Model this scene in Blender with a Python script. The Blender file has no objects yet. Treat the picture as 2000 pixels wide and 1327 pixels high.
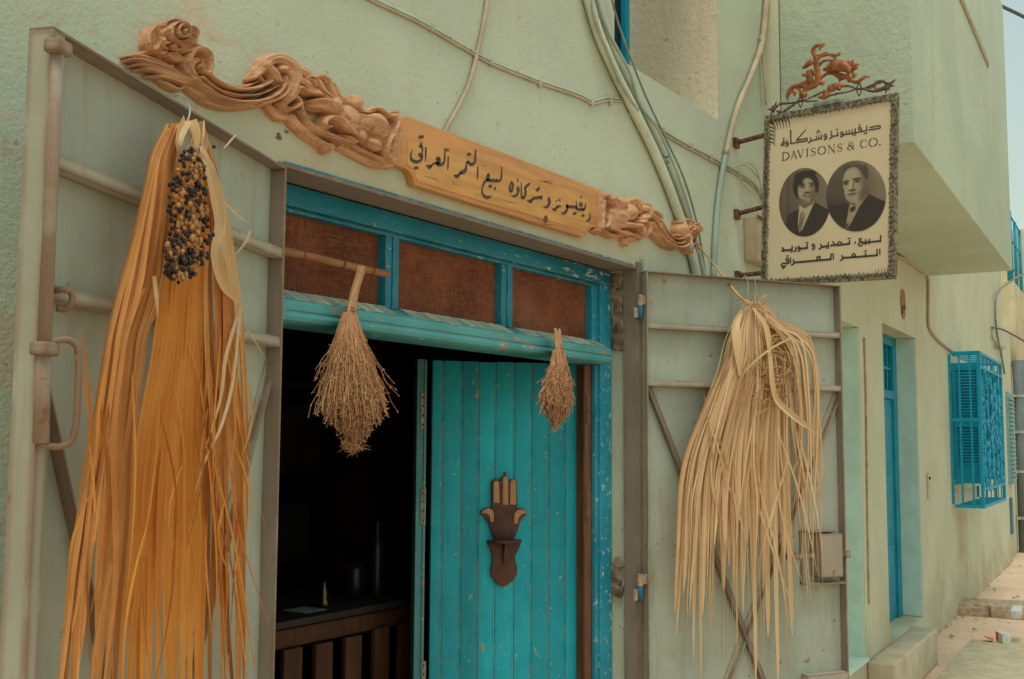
import bpy, bmesh, math, random
import numpy as np
from mathutils import Vector, noise as mnoise
random.seed(7); RNG = np.random.default_rng(7)
SC = bpy.context.scene
COL = SC.collection

# ------------------------------------------------------------------ camera
F_PX, PITCH, ROLL, A_WALL = 2179.5, math.radians(5.2715), math.radians(-0.315), 33.234
A_FAR, A_LEFT, A_RIGHT, A_WOOD = 29.514, 11.557, 66.262, 75.0
CAM = np.array([0.0, -2.15, 1.70])
_t = math.radians(A_WALL)
FWD = np.array([math.cos(_t), math.sin(_t), 0.0]); RGT = np.array([math.sin(_t), -math.cos(_t), 0.0]); UPZ = np.array([0, 0, 1.0])
F3 = FWD*math.cos(PITCH) + UPZ*math.sin(PITCH); U3 = -FWD*math.sin(PITCH) + UPZ*math.cos(PITCH)
cd = bpy.data.cameras.new('camera'); cam = bpy.data.objects.new('camera', cd); COL.objects.link(cam)
cd.sensor_fit = 'HORIZONTAL'; cd.sensor_width = 36.0; cd.lens = 36.0*F_PX/2000.0
cd.clip_start = 0.05; cd.clip_end = 500.0
_cr, _sr = math.cos(ROLL), math.sin(ROLL)
_X = RGT*_cr - U3*_sr; _Y = RGT*_sr + U3*_cr
from mathutils import Matrix
cam.matrix_world = Matrix(((_X[0], _Y[0], -F3[0], CAM[0]), (_X[1], _Y[1], -F3[1], CAM[1]), (_X[2], _Y[2], -F3[2], CAM[2]), (0, 0, 0, 1)))
SC.camera = cam

# ------------------------------------------------------------------ sky and sun (bright overcast, sun high over the street)
SUN_EL, SUN_AZ = 70.0, -155.0          # azimuth of the sun measured from +x, degrees
W = bpy.data.worlds.new('World'); SC.world = W; W.use_nodes = True
nt = W.node_tree; nt.nodes.clear()
sky = nt.nodes.new('ShaderNodeTexSky'); sky.sky_type = 'NISHITA'; sky.sun_disc = False
sky.sun_elevation = math.radians(SUN_EL); sky.sun_rotation = math.radians(90.0 - SUN_AZ)
sky.air_density = 2.0; sky.dust_density = 2.0; sky.ozone_density = 1.0
hs = nt.nodes.new('ShaderNodeHueSaturation'); hs.inputs['Saturation'].default_value = 0.45
tint = nt.nodes.new('ShaderNodeMix'); tint.data_type = 'RGBA'; tint.blend_type = 'MULTIPLY'; tint.inputs[0].default_value = 1.0
tint.inputs[7].default_value = (0.93, 1.045, 0.94, 1)
bg = nt.nodes.new('ShaderNodeBackground'); bg.inputs['Strength'].default_value = 0.15
wo = nt.nodes.new('ShaderNodeOutputWorld')
nt.links.new(sky.outputs[0], hs.inputs['Color']); nt.links.new(hs.outputs[0], tint.inputs[6])
nt.links.new(tint.outputs[2], bg.inputs['Color']); nt.links.new(bg.outputs[0], wo.inputs['Surface'])
sl = bpy.data.lights.new('sun', 'SUN'); sun = bpy.data.objects.new('sun', sl); COL.objects.link(sun)
sl.energy = 1.25; sl.angle = math.radians(18.0); sl.color = (1.0, 0.97, 0.88)
_sd = Vector((math.cos(math.radians(SUN_AZ))*math.cos(math.radians(SUN_EL)), math.sin(math.radians(SUN_AZ))*math.cos(math.radians(SUN_EL)), math.sin(math.radians(SUN_EL))))
sun.rotation_euler = _sd.to_track_quat('Z', 'Y').to_euler()
SC.view_settings.view_transform = 'Standard'; SC.view_settings.look = 'None'
SC.view_settings.exposure = -0.06; SC.view_settings.gamma = 1.0
SC.cycles.max_bounces = 6; SC.cycles.diffuse_bounces = 4; SC.cycles.use_denoising = True

# ------------------------------------------------------------------ geometry helpers
def ray(px, py):
    xr = (px-1000.0)/F_PX; yr = (663.5-py)/F_PX
    return F3 + RGT*(xr*_cr + yr*_sr) + U3*(-xr*_sr + yr*_cr)

def dirv(a):
    a = math.radians(A_WALL-a); return np.array([math.cos(a), math.sin(a), 0.0])

class Fr:
    """a plane of the place: origin, axis along it, up, and the normal towards the street"""
    def __init__(s, o, u, n, v=(0, 0, 1)):
        s.o, s.u, s.n, s.v = (np.array(k, float) for k in (o, u, n, v))
    def P(s, a, b, c=0.0):
        return s.o + s.u*a + s.v*b + s.n*c
    def at(s, px, py, c=0.0):
        d = ray(px, py); o = s.o + s.n*c
        q = CAM + d*(((o-CAM) @ s.n)/(d @ s.n)) - o
        return float(q @ s.u), float(q @ s.v)
    def W(s, px, py, c=0.0):
        a, b = s.at(px, py, c); return s.P(a, b, c)

NW = Fr((0, 0, 0), (1, 0, 0), (0, -1, 0))
WORLD = Fr((0, 0, 0), (1, 0, 0), (0, 1, 0))      # box(x, z, y)
_h = NW.W(560, 328, .05); _d = dirv(A_LEFT)
LL = Fr((_h[0]-_d[0]*1.0322, _h[1]-_d[1]*1.0322, 0), _d, (_d[1], -_d[0], 0)); L_W = 1.0322; L_TOP = 2.424
_h = NW.W(1263, 529, .05); _d = dirv(A_RIGHT)
RL = Fr((_h[0], _h[1], 0), _d, (_d[1], -_d[0], 0)); R_W = 1.0367; R_TOP = 2.432
_b = NW.W(1640, 700); _d = dirv(A_FAR)
FW = Fr((_b[0], _b[1], 0), _d, (_d[1], -_d[0], 0))
_h = NW.W(1141, 710, -.2); _d = dirv(A_WOOD)
WD = Fr((_h[0], _h[1], 0), _d, (_d[1], -_d[0], 0)); WD_TOP = 2.036
_ang = math.radians(-10.0); _d = np.array([math.sin(_ang), -math.cos(_ang), 0.0])
_t0 = Fr((5.37, 0, 0), _d, (_d[1], -_d[0], 0))
_TL = _t0.W(1495, 228); _TR = _t0.W(1753, 183); _u = _TR-_TL; S_W = float(np.linalg.norm(_u)); _u = _u/S_W
SG = Fr(_TL, _u, _t0.n, np.cross(_t0.n, _u)); S_H = 0.865

def cr(pts, n=8):
    """Catmull-Rom through the points (any dimension)"""
    p = np.array(pts, float)
    if len(p) < 3:
        t = np.linspace(0, 1, n+1)[:, None]; return p[0]*(1-t)+p[-1]*t
    q = np.vstack([2*p[0]-p[1], p, 2*p[-1]-p[-2]]); out = []
    for i in range(1, len(q)-2):
        for k in range(n):
            t = k/n; a, b, c, d = q[i-1:i+3]
            out.append(0.5*((2*b)+(-a+c)*t+(2*a-5*b+4*c-d)*t*t+(-a+3*b-3*c+d)*t**3))
    out.append(p[-1]); return np.array(out)

def resample(vals, m):
    vals = np.atleast_1d(np.array(vals, float))
    return np.interp(np.linspace(0, 1, m), np.linspace(0, 1, len(vals)), vals) if len(vals) > 1 else np.full(m, vals[0])

class MB:
    def __init__(s):
        s.v, s.f, s.t, s.uv = [], [], [], []
    def add(s, vs, fs, tint=0.5, uv=None):
        o = len(s.v); s.v.extend(tuple(float(k) for k in p) for p in vs); s.f.extend(tuple(i+o for i in f) for f in fs)
        s.t.extend([tint]*len(vs) if np.isscalar(tint) else list(tint))
        s.uv.extend(uv if uv is not None else [(0.0, 0.0)]*len(vs)); return s
    def box(s, fr, a0, a1, b0, b1, c0, c1, tint=0.5):
        vs = [fr.P(a, b, c) for c in (c0, c1) for b in (b0, b1) for a in (a0, a1)]
        fs = [(0, 2, 3, 1), (4, 5, 7, 6), (0, 1, 5, 4), (2, 6, 7, 3), (0, 4, 6, 2), (1, 3, 7, 5)]
        return s.add(vs, fs, tint)
    def prism(s, fr, poly, c0, c1, tint=0.5):
        n = len(poly); vs = [fr.P(a, b, c0) for a, b in poly]+[fr.P(a, b, c1) for a, b in poly]
        fs = [tuple(range(n)), tuple(range(2*n-1, n-1, -1))]+[(i, i+n, (i+1) % n+n, (i+1) % n) for i in range(n)]
        return s.add(vs, fs, tint)
    def bar(s, p, q, w, d, nrm, tint=0.5):
        """straight bar from p to q, w wide in the plane, d deep along nrm (from p's plane backwards)"""
        p, q, nrm = np.array(p), np.array(q), np.array(nrm); e = q-p; e = e/np.linalg.norm(e); x = np.cross(nrm, e)
        fr = Fr(p, e, nrm, x); return s.box(fr, 0, float(np.linalg.norm(q-p)), -w/2, w/2, -d, 0, tint)
    def tube(s, pts, r, n=8, tint=0.5, caps=True, flat=None):
        p = np.array(pts, float); m = len(p); r = resample(r, m)
        tg = np.gradient(p, axis=0); tg /= (np.linalg.norm(tg, axis=1)[:, None]+1e-12)
        ref = np.array([0, 0, 1.0]) if abs(tg[0][2]) < .9 else np.array([1.0, 0, 0])
        x = np.cross(ref, tg[0]); x /= np.linalg.norm(x); vs = []
        for i in range(m):
            x = x-tg[i]*(x @ tg[i]); x /= (np.linalg.norm(x)+1e-12); y = np.cross(tg[i], x)
            for k in range(n):
                a = 2*math.pi*k/n; off = (x*math.cos(a)+y*math.sin(a))*r[i]
                if flat is not None: off = off - flat[0]*(off @ flat[0])*(1-flat[1])
                vs.append(p[i]+off)
        fs = [(i*n+k, i*n+(k+1) % n, (i+1)*n+(k+1) % n, (i+1)*n+k) for i in range(m-1) for k in range(n)]
        if caps: fs += [tuple(range(n-1, -1, -1)), tuple(range((m-1)*n, m*n))]
        return s.add(vs, fs, tint)
    def ribbon(s, pts, w, nrm, fold=0.0, tint=0.5, twist=0.0):
        """leaf strip: three vertices across, creased by fold; nrm faces the viewer"""
        p = np.array(pts, float); m = len(p); w = resample(w, m); tg = np.gradient(p, axis=0); tg /= (np.linalg.norm(tg, axis=1)[:, None]+1e-12)
        nrm = np.array(nrm, float); vs, uv = [], []; L = 0.0
        for i in range(m):
            if i: L += float(np.linalg.norm(p[i]-p[i-1]))
            x = np.cross(nrm, tg[i]); x /= (np.linalg.norm(x)+1e-12)
            if twist:
                a = twist*i/(m-1); y = np.cross(tg[i], x); x = x*math.cos(a)+y*math.sin(a)
            z = np.cross(x, tg[i])
            for k in (-1, 0, 1):
                vs.append(p[i]+x*(k*w[i]*.5)+z*(fold*w[i]*(0 if k == 0 else -1))); uv.append((k*.5+.5, L))
        fs = [(i*3+k, i*3+k+1, i*3+k+4, i*3+k+3) for i in range(m-1) for k in (0, 1)]
        return s.add(vs, fs, tint, uv)
    def ball(s, c, r, n=8, tint=0.5, sq=(1, 1, 1)):
        vs, fs = [], []; rings = max(3, n//2)
        for i in range(rings+1):
            th = math.pi*i/rings
            for k in range(n):
                ph = 2*math.pi*k/n
                vs.append((c[0]+r*sq[0]*math.sin(th)*math.cos(ph), c[1]+r*sq[1]*math.sin(th)*math.sin(ph), c[2]+r*sq[2]*math.cos(th)))
        for i in range(rings):
            for k in range(n): fs.append((i*n+k, (i+1)*n+k, (i+1)*n+(k+1) % n, i*n+(k+1) % n))
        return s.add(vs, fs, tint)
    def stroke(s, fr, pts, w, c, to=None, n=6, tint=0.5, depth=0.0):
        """painted or cut stroke: pts and widths in picture units turned by `to`, laid on plane fr at height c"""
        to = to or (lambda x, y: (x, y)); k = to(1, 0)[0]-to(0, 0)[0]
        p = np.array([to(*q) for q in pts], float); p = cr(p, n) if len(p) > 2 else cr(p, 3)
        m = len(p); w = resample(w, m)*k; tg = np.gradient(p, axis=0); tg /= (np.linalg.norm(tg, axis=1)[:, None]+1e-9)
        nn = np.stack([-tg[:, 1], tg[:, 0]], 1)
        Lf = p+nn*w[:, None]/2; R = p-nn*w[:, None]/2
        cap0 = p[0]-tg[0]*w[0]*.35; cap1 = p[-1]+tg[-1]*w[-1]*.35
        vs = [fr.P(*fr.at(x, y, c), c) for x, y in list(Lf)+list(R)+[cap0, cap1]]
        fs = [(i, i+1, m+i+1, m+i) for i in range(m-1)]+[(0, m, 2*m), (m-1, 2*m+1, 2*m-1)]
        fs = [tuple(reversed(f)) for f in fs]
        return s.add(vs, fs, tint)
    def build(s, name, mat, parent=None, smooth=False, bevel=0.0, seg=2, loc=None, sharp=0):
        me = bpy.data.meshes.new(name)
        o3 = np.array(parent_loc(parent)) if parent is not None else (np.array(loc, float) if loc is not None else np.array([np.mean([p[0] for p in s.v]), np.mean([p[1] for p in s.v]), min(p[2] for p in s.v)]))
        me.from_pydata([(p[0]-o3[0], p[1]-o3[1], p[2]-o3[2]) for p in s.v], [], s.f)
        at = me.attributes.new('tint', 'FLOAT', 'POINT'); at.data.foreach_set('value', np.array(s.t, np.float32))
        if any(u != (0.0, 0.0) for u in s.uv):
            ul = me.uv_layers.new(name='strip'); li = np.empty(len(me.loops), np.int32); me.loops.foreach_get('vertex_index', li)
            ul.data.foreach_set('uv', np.array(s.uv, np.float32)[li].ravel())
        me.validate(); bm = bmesh.new(); bm.from_mesh(me)
        if not getattr(s, 'keep', False): bmesh.ops.recalc_face_normals(bm, faces=bm.faces)
        if bevel > 0:
            es = [e for e in bm.edges if len(e.link_faces) == 2 and e.calc_face_angle(0) > 0.6]
            bmesh.ops.bevel(bm, geom=es, offset=bevel, segments=seg, affect='EDGES', profile=0.6)
        for f in bm.faces: f.smooth = smooth or bevel > 0
        bm.to_mesh(me); bm.free()
        if bevel > 0 and not smooth: me.set_sharp_from_angle(angle=math.radians(50))
        if sharp: me.set_sharp_from_angle(angle=math.radians(sharp))
        me.materials.append(mat); o = bpy.data.objects.new(name, me); COL.objects.link(o)
        if parent is not None: o.parent = parent
        else: o.location = o3
        return o

def parent_loc(p):
    l = np.zeros(3)
    while p is not None: l = l+np.array(p.location); p = p.parent
    return l

def tag(o, label=None, cat=None, group=None, kind=None):
    if label: o['label'] = label
    if cat: o['category'] = cat
    if group: o['group'] = group
    if kind: o['kind'] = kind
    return o

def thing(name, label, cat, loc, group=None, kind=None):
    o = bpy.data.objects.new(name, None); COL.objects.link(o); o.empty_display_size = .1
    o.location = [float(k) for k in loc]; return tag(o, label, cat, group, kind)

def part_empty(name, parent, label=None):
    o = bpy.data.objects.new(name, None); COL.objects.link(o); o.parent = parent; return tag(o, label)

# ------------------------------------------------------------------ materials
class NT:
    def __init__(s, name):
        s.m = bpy.data.materials.new(name); s.m.use_nodes = True; s.t = s.m.node_tree; s.b = s.t.nodes['Principled BSDF']
        s.geo = s.t.nodes.new('ShaderNodeNewGeometry'); s.pos = s.geo.outputs['Position']
    def N(s, typ, **kw):
        n = s.t.nodes.new(typ)
        for k, v in kw.items(): setattr(n, k, v)
        return n
    def L(s, a, b): s.t.links.new(a, b)
    def put(s, sock, v):
        if hasattr(v, 'links') or isinstance(v, bpy.types.NodeSocket): s.L(v, sock)
        else:
            if sock.type == 'RGBA' and len(v) == 3: v = (*v, 1)
            sock.default_value = v
    def map(s, scale=(1, 1, 1), vec=None, rot=(0, 0, 0)):
        n = s.N('ShaderNodeMapping'); n.inputs['Scale'].default_value = scale; n.inputs['Rotation'].default_value = rot
        s.L(vec or s.pos, n.inputs['Vector']); return n.outputs[0]
    def noise(s, scale, detail=4, rough=.55, vec=None, dist=0.0):
        n = s.N('ShaderNodeTexNoise'); n.inputs['Scale'].default_value = scale; n.inputs['Detail'].default_value = detail
        n.inputs['Roughness'].default_value = rough; n.inputs['Distortion'].default_value = dist
        s.L(vec or s.pos, n.inputs['Vector']); return n.outputs['Fac']
    def voro(s, scale, vec=None, feature='F1'):
        n = s.N('ShaderNodeTexVoronoi', feature=feature); n.inputs['Scale'].default_value = scale; s.L(vec or s.pos, n.inputs['Vector']); return n.outputs['Distance']
    def step(s, x, lo, hi):
        n = s.N('ShaderNodeMapRange', interpolation_type='SMOOTHSTEP'); n.inputs['From Min'].default_value = lo; n.inputs['From Max'].default_value = hi
        s.put(n.inputs['Value'], x); return n.outputs[0]
    def lin(s, x, lo, hi, a=0.0, b=1.0):
        n = s.N('ShaderNodeMapRange'); s.put(n.inputs['Value'], x)
        for k, v in zip(('From Min', 'From Max', 'To Min', 'To Max'), (lo, hi, a, b)): n.inputs[k].default_value = v
        return n.outputs[0]
    def math(s, op, a, b=0.0):
        n = s.N('ShaderNodeMath', operation=op); s.put(n.inputs[0], a); s.put(n.inputs[1], b); return n.outputs[0]
    def mix(s, fac, a, b, mode='MIX'):
        n = s.N('ShaderNodeMix', data_type='RGBA', blend_type=mode); s.put(n.inputs[0], fac); s.put(n.inputs[6], a); s.put(n.inputs[7], b); return n.outputs[2]
    def xyz(s, vec=None):
        n = s.N('ShaderNodeSeparateXYZ'); s.L(vec or s.pos, n.inputs[0]); return n.outputs
    def attr(s, name, out='Fac'):
        n = s.N('ShaderNodeAttribute'); n.attribute_name = name; return n.outputs[out]
    def edge(s, r=.006, lo=.02, hi=.25):
        n = s.N('ShaderNodeBevel'); n.samples = 4; n.inputs['Radius'].default_value = r
        d = s.N('ShaderNodeVectorMath', operation='DOT_PRODUCT'); s.L(n.outputs[0], d.inputs[0]); s.L(s.geo.outputs['Normal'], d.inputs[1])
        return s.step(s.math('SUBTRACT', 1.0, d.outputs['Value']), lo, hi)
    def bump(s, h, strength=.3, dist=.004, prev=None):
        n = s.N('ShaderNodeBump'); n.inputs['Strength'].default_value = strength; n.inputs['Distance'].default_value = dist; s.L(h, n.inputs['Height'])
        if prev is not None: s.L(prev, n.inputs['Normal'])
        return n.outputs[0]
    def done(s, col, rough=.8, normal=None, metal=0.0, spec=.3):
        s.put(s.b.inputs['Base Color'], col); s.put(s.b.inputs['Roughness'], rough); s.put(s.b.inputs['Metallic'], metal)
        s.b.inputs['Specular IOR Level'].default_value = spec
        if normal is not None: s.L(normal, s.b.inputs['Normal'])
        return s.m

def plain(name, col, rough=.7, var=.12, scale=18, spec=.3, metal=0.0, bump=.15):
    k = NT(name); n = k.noise(scale, 5); lo = [max(0, c*(1-var)) for c in col]; hi = [c*(1+var) for c in col]
    return k.done(k.mix(k.step(n, .3, .7), lo, hi), rough, k.bump(k.noise(scale*6, 3), bump, .002), metal, spec)

def stucco(name, base, peach, worn=True, dirt=False, coarse=1.0):
    k = NT(name); big = k.noise(1.3, 4); mid = k.noise(7, 5, .6); fine = k.noise(95/coarse, 4, .6)
    c = k.mix(k.step(big, .35, .68), [b*.93 for b in base], [min(.9, b*1.05) for b in base])
    c = k.mix(k.math('MULTIPLY', k.step(mid, .52, .72), .28), c, (base[0]*.98, base[1]*.88, base[2]*.72))
    if worn:   # bare plaster where the limewash has gone, most of it high at the left end
        x, y, z = k.xyz(); reg = k.math('MULTIPLY', k.lin(x, .3, 2.3, 1, .0), k.lin(z, 1.7, 2.9, .55, 1))
        m = k.math('ADD', k.noise(3.1, 8, .7, dist=.8), k.math('MULTIPLY', reg, .25))
        c = k.mix(k.math('MULTIPLY', k.step(m, .60, .70), .7), c, peach)
        m2 = k.math('ADD', k.noise(14, 6, .7, dist=.5), k.math('MULTIPLY', reg, .15)); c = k.mix(k.math('MULTIPLY', k.step(m2, .63, .69), .65), c, [v*.85 for v in peach])
    if dirt:   # splashed earth along the foot of the wall and a run under the window
        x, y, z = k.xyz(); m = k.math('ADD', k.noise(2.2, 5, .6), k.lin(z, 0.0, 1.0, .34, -.12))
        c = k.mix(k.math('MULTIPLY', k.step(m, .55, .85), .6), c, (.46, .36, .23))
        mx = k.math('MULTIPLY', k.step(k.math('ABSOLUTE', k.math('SUBTRACT', x, 12.25)), .62, .1), k.math('MULTIPLY', k.step(z, .35, .7), k.step(z, 1.12, .95)))
        c = k.mix(k.math('MULTIPLY', mx, k.lin(k.noise(3.0, 4), .3, .6, .25, .75)), c, (.45, .34, .21))
    if worn:   # dusty stained plaster over the lintel, plus the board's soft shadow painted in
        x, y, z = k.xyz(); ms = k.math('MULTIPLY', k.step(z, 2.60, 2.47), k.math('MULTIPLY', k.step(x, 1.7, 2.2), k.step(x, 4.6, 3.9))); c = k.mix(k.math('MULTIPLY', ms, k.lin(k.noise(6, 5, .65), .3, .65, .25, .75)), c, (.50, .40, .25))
    st_ = k.noise(1.0, 5, .62, k.map((6, 6, .55)), .6); c = k.mix(k.math('MULTIPLY', k.step(st_, .53, .74), .30), c, (.50, .40, .27))
    chips = k.math('MULTIPLY', k.step(k.noise(38, 2, .5), .665, .71), k.step(k.noise(6, 3), .40, .55))
    c = k.mix(k.math('MULTIPLY', chips, .6), c, (.40, .22, .14))
    c = k.mix(k.math('MULTIPLY', k.step(k.noise(170, 2), .6, .72), .22), c, [v*.55 for v in base])
    nb = k.bump(k.noise(34/coarse, 3, .5), .22*coarse, .010*coarse); nb = k.bump(fine, .5, .005*coarse, nb); nb = k.bump(k.noise(260, 2), .25, .002, nb)
    nb = k.bump(big, .3, .05, nb)
    return k.done(c, .93, nb, spec=.1)

def painted_metal(name, base, rust, amount=.5, streak=True):
    k = NT(name); n1 = k.noise(4, 5, .6); n2 = k.noise(3.0, 5, .6, k.map((9, 9, .9)))
    c = k.mix(k.step(n1, .3, .7), [b*.90 for b in base], [b*1.08 for b in base])
    c = k.mix(k.math('MULTIPLY', k.step(n2, .47, .75), .50), c, (base[0]*.88, base[1]*.70, base[2]*.48)); n3 = k.noise(2.1, 6, .65, dist=.5)
    c = k.mix(k.math('MULTIPLY', k.step(n3, .50, .72), .38), c, (base[0]*.70, base[1]*.62, base[2]*.46)); c = k.mix(k.math('MULTIPLY', k.step(k.noise(5, 5, .6, k.map((30, 30, .35), rot=(.1, .25, 0))), .64, .70), .25), c, [b*1.35 for b in base])
    e = k.math('MULTIPLY', k.edge(.016, .002, .028), k.step(k.noise(9, 5, .65), .54-.22*amount, .66-.14*amount))
    c = k.mix(k.math('MULTIPLY', e, .85), c, rust)
    sp = k.step(k.noise(16, 5, .62), .70-.06*amount, .73-.03*amount)
    c = k.mix(k.math('MULTIPLY', sp, .7), c, rust)
    nb = k.bump(k.noise(70, 4), .12, .002); nb = k.bump(k.noise(2.2, 2), .25, .03, nb)
    return k.done(c, .62, nb, spec=.25)

def worn_paint(name, base, under, amount=.5, vertical=True, scale=1.0, edgew=.8, wear=None):
    """old oil paint on timber: brush grain, faded areas, flakes down to bare wood and pale primer"""
    k = NT(name); sx = (14, 14, 1.6) if vertical else (1.6, 14, 14)
    g = k.noise(6*scale, 5, .6, k.map(sx)); n1 = k.noise(2.6*scale, 4, .6)
    c = k.mix(k.step(n1, .3, .72), [b*.80 for b in base], [min(1, b*1.12+.012) for b in base])
    c = k.mix(k.math('MULTIPLY', k.step(g, .45, .75), .30), c, [min(1, b*1.25+.03) for b in base])
    tv = k.lin(k.attr('tint'), 0, 1, .72, 1.28); cmb = k.N('ShaderNodeCombineColor'); [k.L(tv, cmb.inputs[q]) for q in range(3)]; c = k.mix(1.0, c, cmb.outputs[0], 'MULTIPLY')
    fl = k.step(k.noise(11*scale, 6, .68, k.map((2, 2, 1) if vertical else (1, 2, 2)), .4), .74-.09*amount, .755-.09*amount)
    pn_ = k.noise(34*scale, 5, .68, k.map((1, 1, 1) if vertical else (.5, 1, 1.6)))
    if wear: pn_ = k.math('ADD', pn_, k.math('MULTIPLY', k.lin(k.xyz()[wear[0]], wear[1], wear[2]), wear[3]))
    pale = k.step(pn_, .735-.07*amount, .75-.07*amount)
    c = k.mix(k.math('MULTIPLY', pale, .8), c, (.55, .58, .42))
    c = k.mix(k.math('MULTIPLY', fl, .85), c, under)
    if edgew:
        e = k.math('MULTIPLY', k.edge(.006), k.step(k.noise(13, 5, .65), .60-.2*amount, .70-.15*amount))
        c = k.mix(k.math('MULTIPLY', e, edgew), c, under)
    pit = k.step(k.voro(13*scale), .06, .035); c = k.mix(k.math('MULTIPLY', k.math('MULTIPLY', pit, k.step(k.noise(5, 2), .5, .6)), .7), c, (.05, .045, .03))
    nb = k.bump(g, .22, .003); nb = k.bump(fl, -.4, .002, nb)
    return k.done(c, k.lin(n1, .2, .8, .45, .7), nb, spec=.35)

def wood(name, lo, hi, axis='x', scale=1.0, knots=True, rough=.55):
    k = NT(name); sc = {'x': (1.2, 14, 14), 'z': (14, 14, 1.2)}[axis]
    g = k.noise(3.2*scale, 6, .62, k.map(sc), .8); big = k.noise(2.0, 3)
    c = k.mix(k.step(g, .32, .7), lo, hi); c = k.mix(k.math('MULTIPLY', k.step(big, .4, .7), .35), c, [v*1.12 for v in hi])
    if knots:
        kn = k.step(k.voro(2.3, k.map((1, 1, 2.2) if axis == 'x' else (2.2, 2.2, 1))), .085, .03); c = k.mix(k.math('MULTIPLY', kn, .75), c, [v*.35 for v in lo])
    return k.done(c, rough, k.bump(g, .2, .002), spec=.3)

def fibre(name, c0, c1, dark, rough=.6, trans=.18, streak=90):
    """dried palm strip: colour by strip (tint), streaks along the strip, browner tips and folds"""
    k = NT(name); uv = k.N('ShaderNodeUVMap'); uv.uv_map = 'strip'
    st = k.noise(1.0, 4, .6, k.map((7, 1.1, 1), uv.outputs[0])); fi = k.noise(1.0, 3, .6, k.map((streak*.35, 5.0, 1), uv.outputs[0]))
    t = k.attr('tint'); c = k.mix(k.step(t, .12, 1.0), c0, c1); c = k.mix(k.math('MULTIPLY', k.step(t, .34, .05), .75), c, [v*.72 for v in dark]); c = k.mix(k.math('MULTIPLY', k.step(st, .45, .75), .45), c, dark)
    c = k.mix(k.math('MULTIPLY', k.step(fi, .42, .7), .28), c, [v*.7 for v in dark])
    c = k.mix(k.math('MULTIPLY', k.step(k.noise(5, 4), .5, .72), .25), c, [min(1, v*1.2) for v in c1]); c = k.mix(k.math('MULTIPLY', k.step(k.noise(1.0, 5, .65, k.map((2.5, 7, 1), uv.outputs[0])), .56, .70), .45), c, [v*.6 for v in dark])
    m = k.done(c, rough, k.bump(st, .5, .004, k.bump(fi, .45, .0015)), spec=.2)
    k.b.inputs['Subsurface Weight'].default_value = 0.0
    tr = k.N('ShaderNodeBsdfTranslucent'); k.put(tr.inputs['Color'], c); mx = k.N('ShaderNodeMixShader'); mx.inputs[0].default_value = trans
    out = k.t.nodes['Material Output']; k.L(k.b.outputs[0], mx.inputs[1]); k.L(tr.outputs[0], mx.inputs[2]); k.L(mx.outputs[0], out.inputs['Surface'])
    return m

def tinted(name, c0, c1, rough=.6, spec=.3, var=.2, metal=0.0):
    k = NT(name); c = k.mix(k.attr('tint'), c0, c1); c = k.mix(k.math('MULTIPLY', k.step(k.noise(40, 4), .4, .7), var), c, [v*.5 for v in c0])
    return k.done(c, rough, k.bump(k.noise(120, 3), .2, .001), metal, spec)

SAGE = (.525, .57, .43)
M = {}
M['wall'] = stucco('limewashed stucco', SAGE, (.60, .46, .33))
M['far_wall'] = stucco('limewashed stucco of the far house', (.585, .58, .41), (.60, .46, .33), worn=False, dirt=True)
M['bay_wall'] = stucco('coarse limewash', (.535, .605, .465), (.6, .46, .33), worn=False, coarse=1.5)
M['niche'] = stucco('render with painted bounce', (.80, .68, .49), (.5, .4, .3), worn=False, coarse=1.6)  # warm bounce light inside the window recess is put into this colour
M['reveal_sky_tint'] = plain('limewash with painted skylight', (.56, .71, .62), .9, .08, 6, .1)  # blue skylight falling on the reveals is put into this colour
M['door_metal'] = painted_metal('grey green door paint', (.375, .40, .32), (.24, .105, .06), .75)
M['door_bar'] = painted_metal('grey door paint rubbed to rust', (.37, .355, .27), (.24, .105, .06), 1.05)
M['bolt_metal'] = painted_metal('bolt paint with rust', (.34, .285, .205), (.22, .10, .055), 1.25)
M['steel'] = painted_metal('brown grey steel lining', (.25, .20, .155), (.20, .11, .07), .6)
M['teal_frame'] = worn_paint('teal frame paint', (.002, .19, .27), (.52, .45, .30), 0.8, vertical=False, wear=(0, 2.9, 4.2, .12))
M['teal_post'] = worn_paint('teal post paint', (.008, .27, .38), (.50, .46, .32), 0.9, wear=(0, 4.05, 4.25, .10))
M['teal_beam'] = worn_paint('faded teal beam paint', (.075, .31, .31), (.45, .24, .12), 1.3, vertical=False)
M['teal_door'] = worn_paint('teal plank paint', (.006, .41, .49), (.52, .33, .15), .95)
M['teal_dusty'] = worn_paint('dusty ledge', (.50, .50, .34), (.16, .36, .34), .9, vertical=False)
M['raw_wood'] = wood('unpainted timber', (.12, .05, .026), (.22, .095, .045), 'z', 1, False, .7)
M['burlap'] = None
M['counter'] = plain('near black counter top', (.022, .014, .010), .6, .3, 10)  # dimness of the room is put into this near-black tone
M['black'] = plain('dark gap', (.02, .018, .016), .9)
M['room'] = plain('near black room', (.035, .03, .028), .95, .3, 3)  # darkness of the unlit room is put into its wall colour
M['board'] = wood('pine board', (.44, .19, .065), (.62, .285, .095), 'x', .8, True, .5)
M['carving'] = wood('carved wood', (.36, .165, .078), (.66, .36, .19), 'x', 1.1, False, .7)
M['ink'] = plain('dark sign paint', (.075, .058, .055), .75, .3, 60)
M['pipe'] = worn_paint('limewashed conduit', (.50, .54, .42), (.20, .19, .15), 1.2)
M['pipe_blue'] = worn_paint('conduit with blue drips', (.42, .48, .40), (.05, .14, .22), 1.35)
M['pipe_tan'] = plain('tan conduit', (.46, .36, .24), .8, .15, 9)
M['wire'] = plain('pale wire', (.42, .42, .33), .6)
M['black_wire'] = plain('black cable', (.10, .11, .10), .6)
M['hook'] = plain('galvanised wire', (.34, .38, .36), .5, .1, 30, .5)
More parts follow.
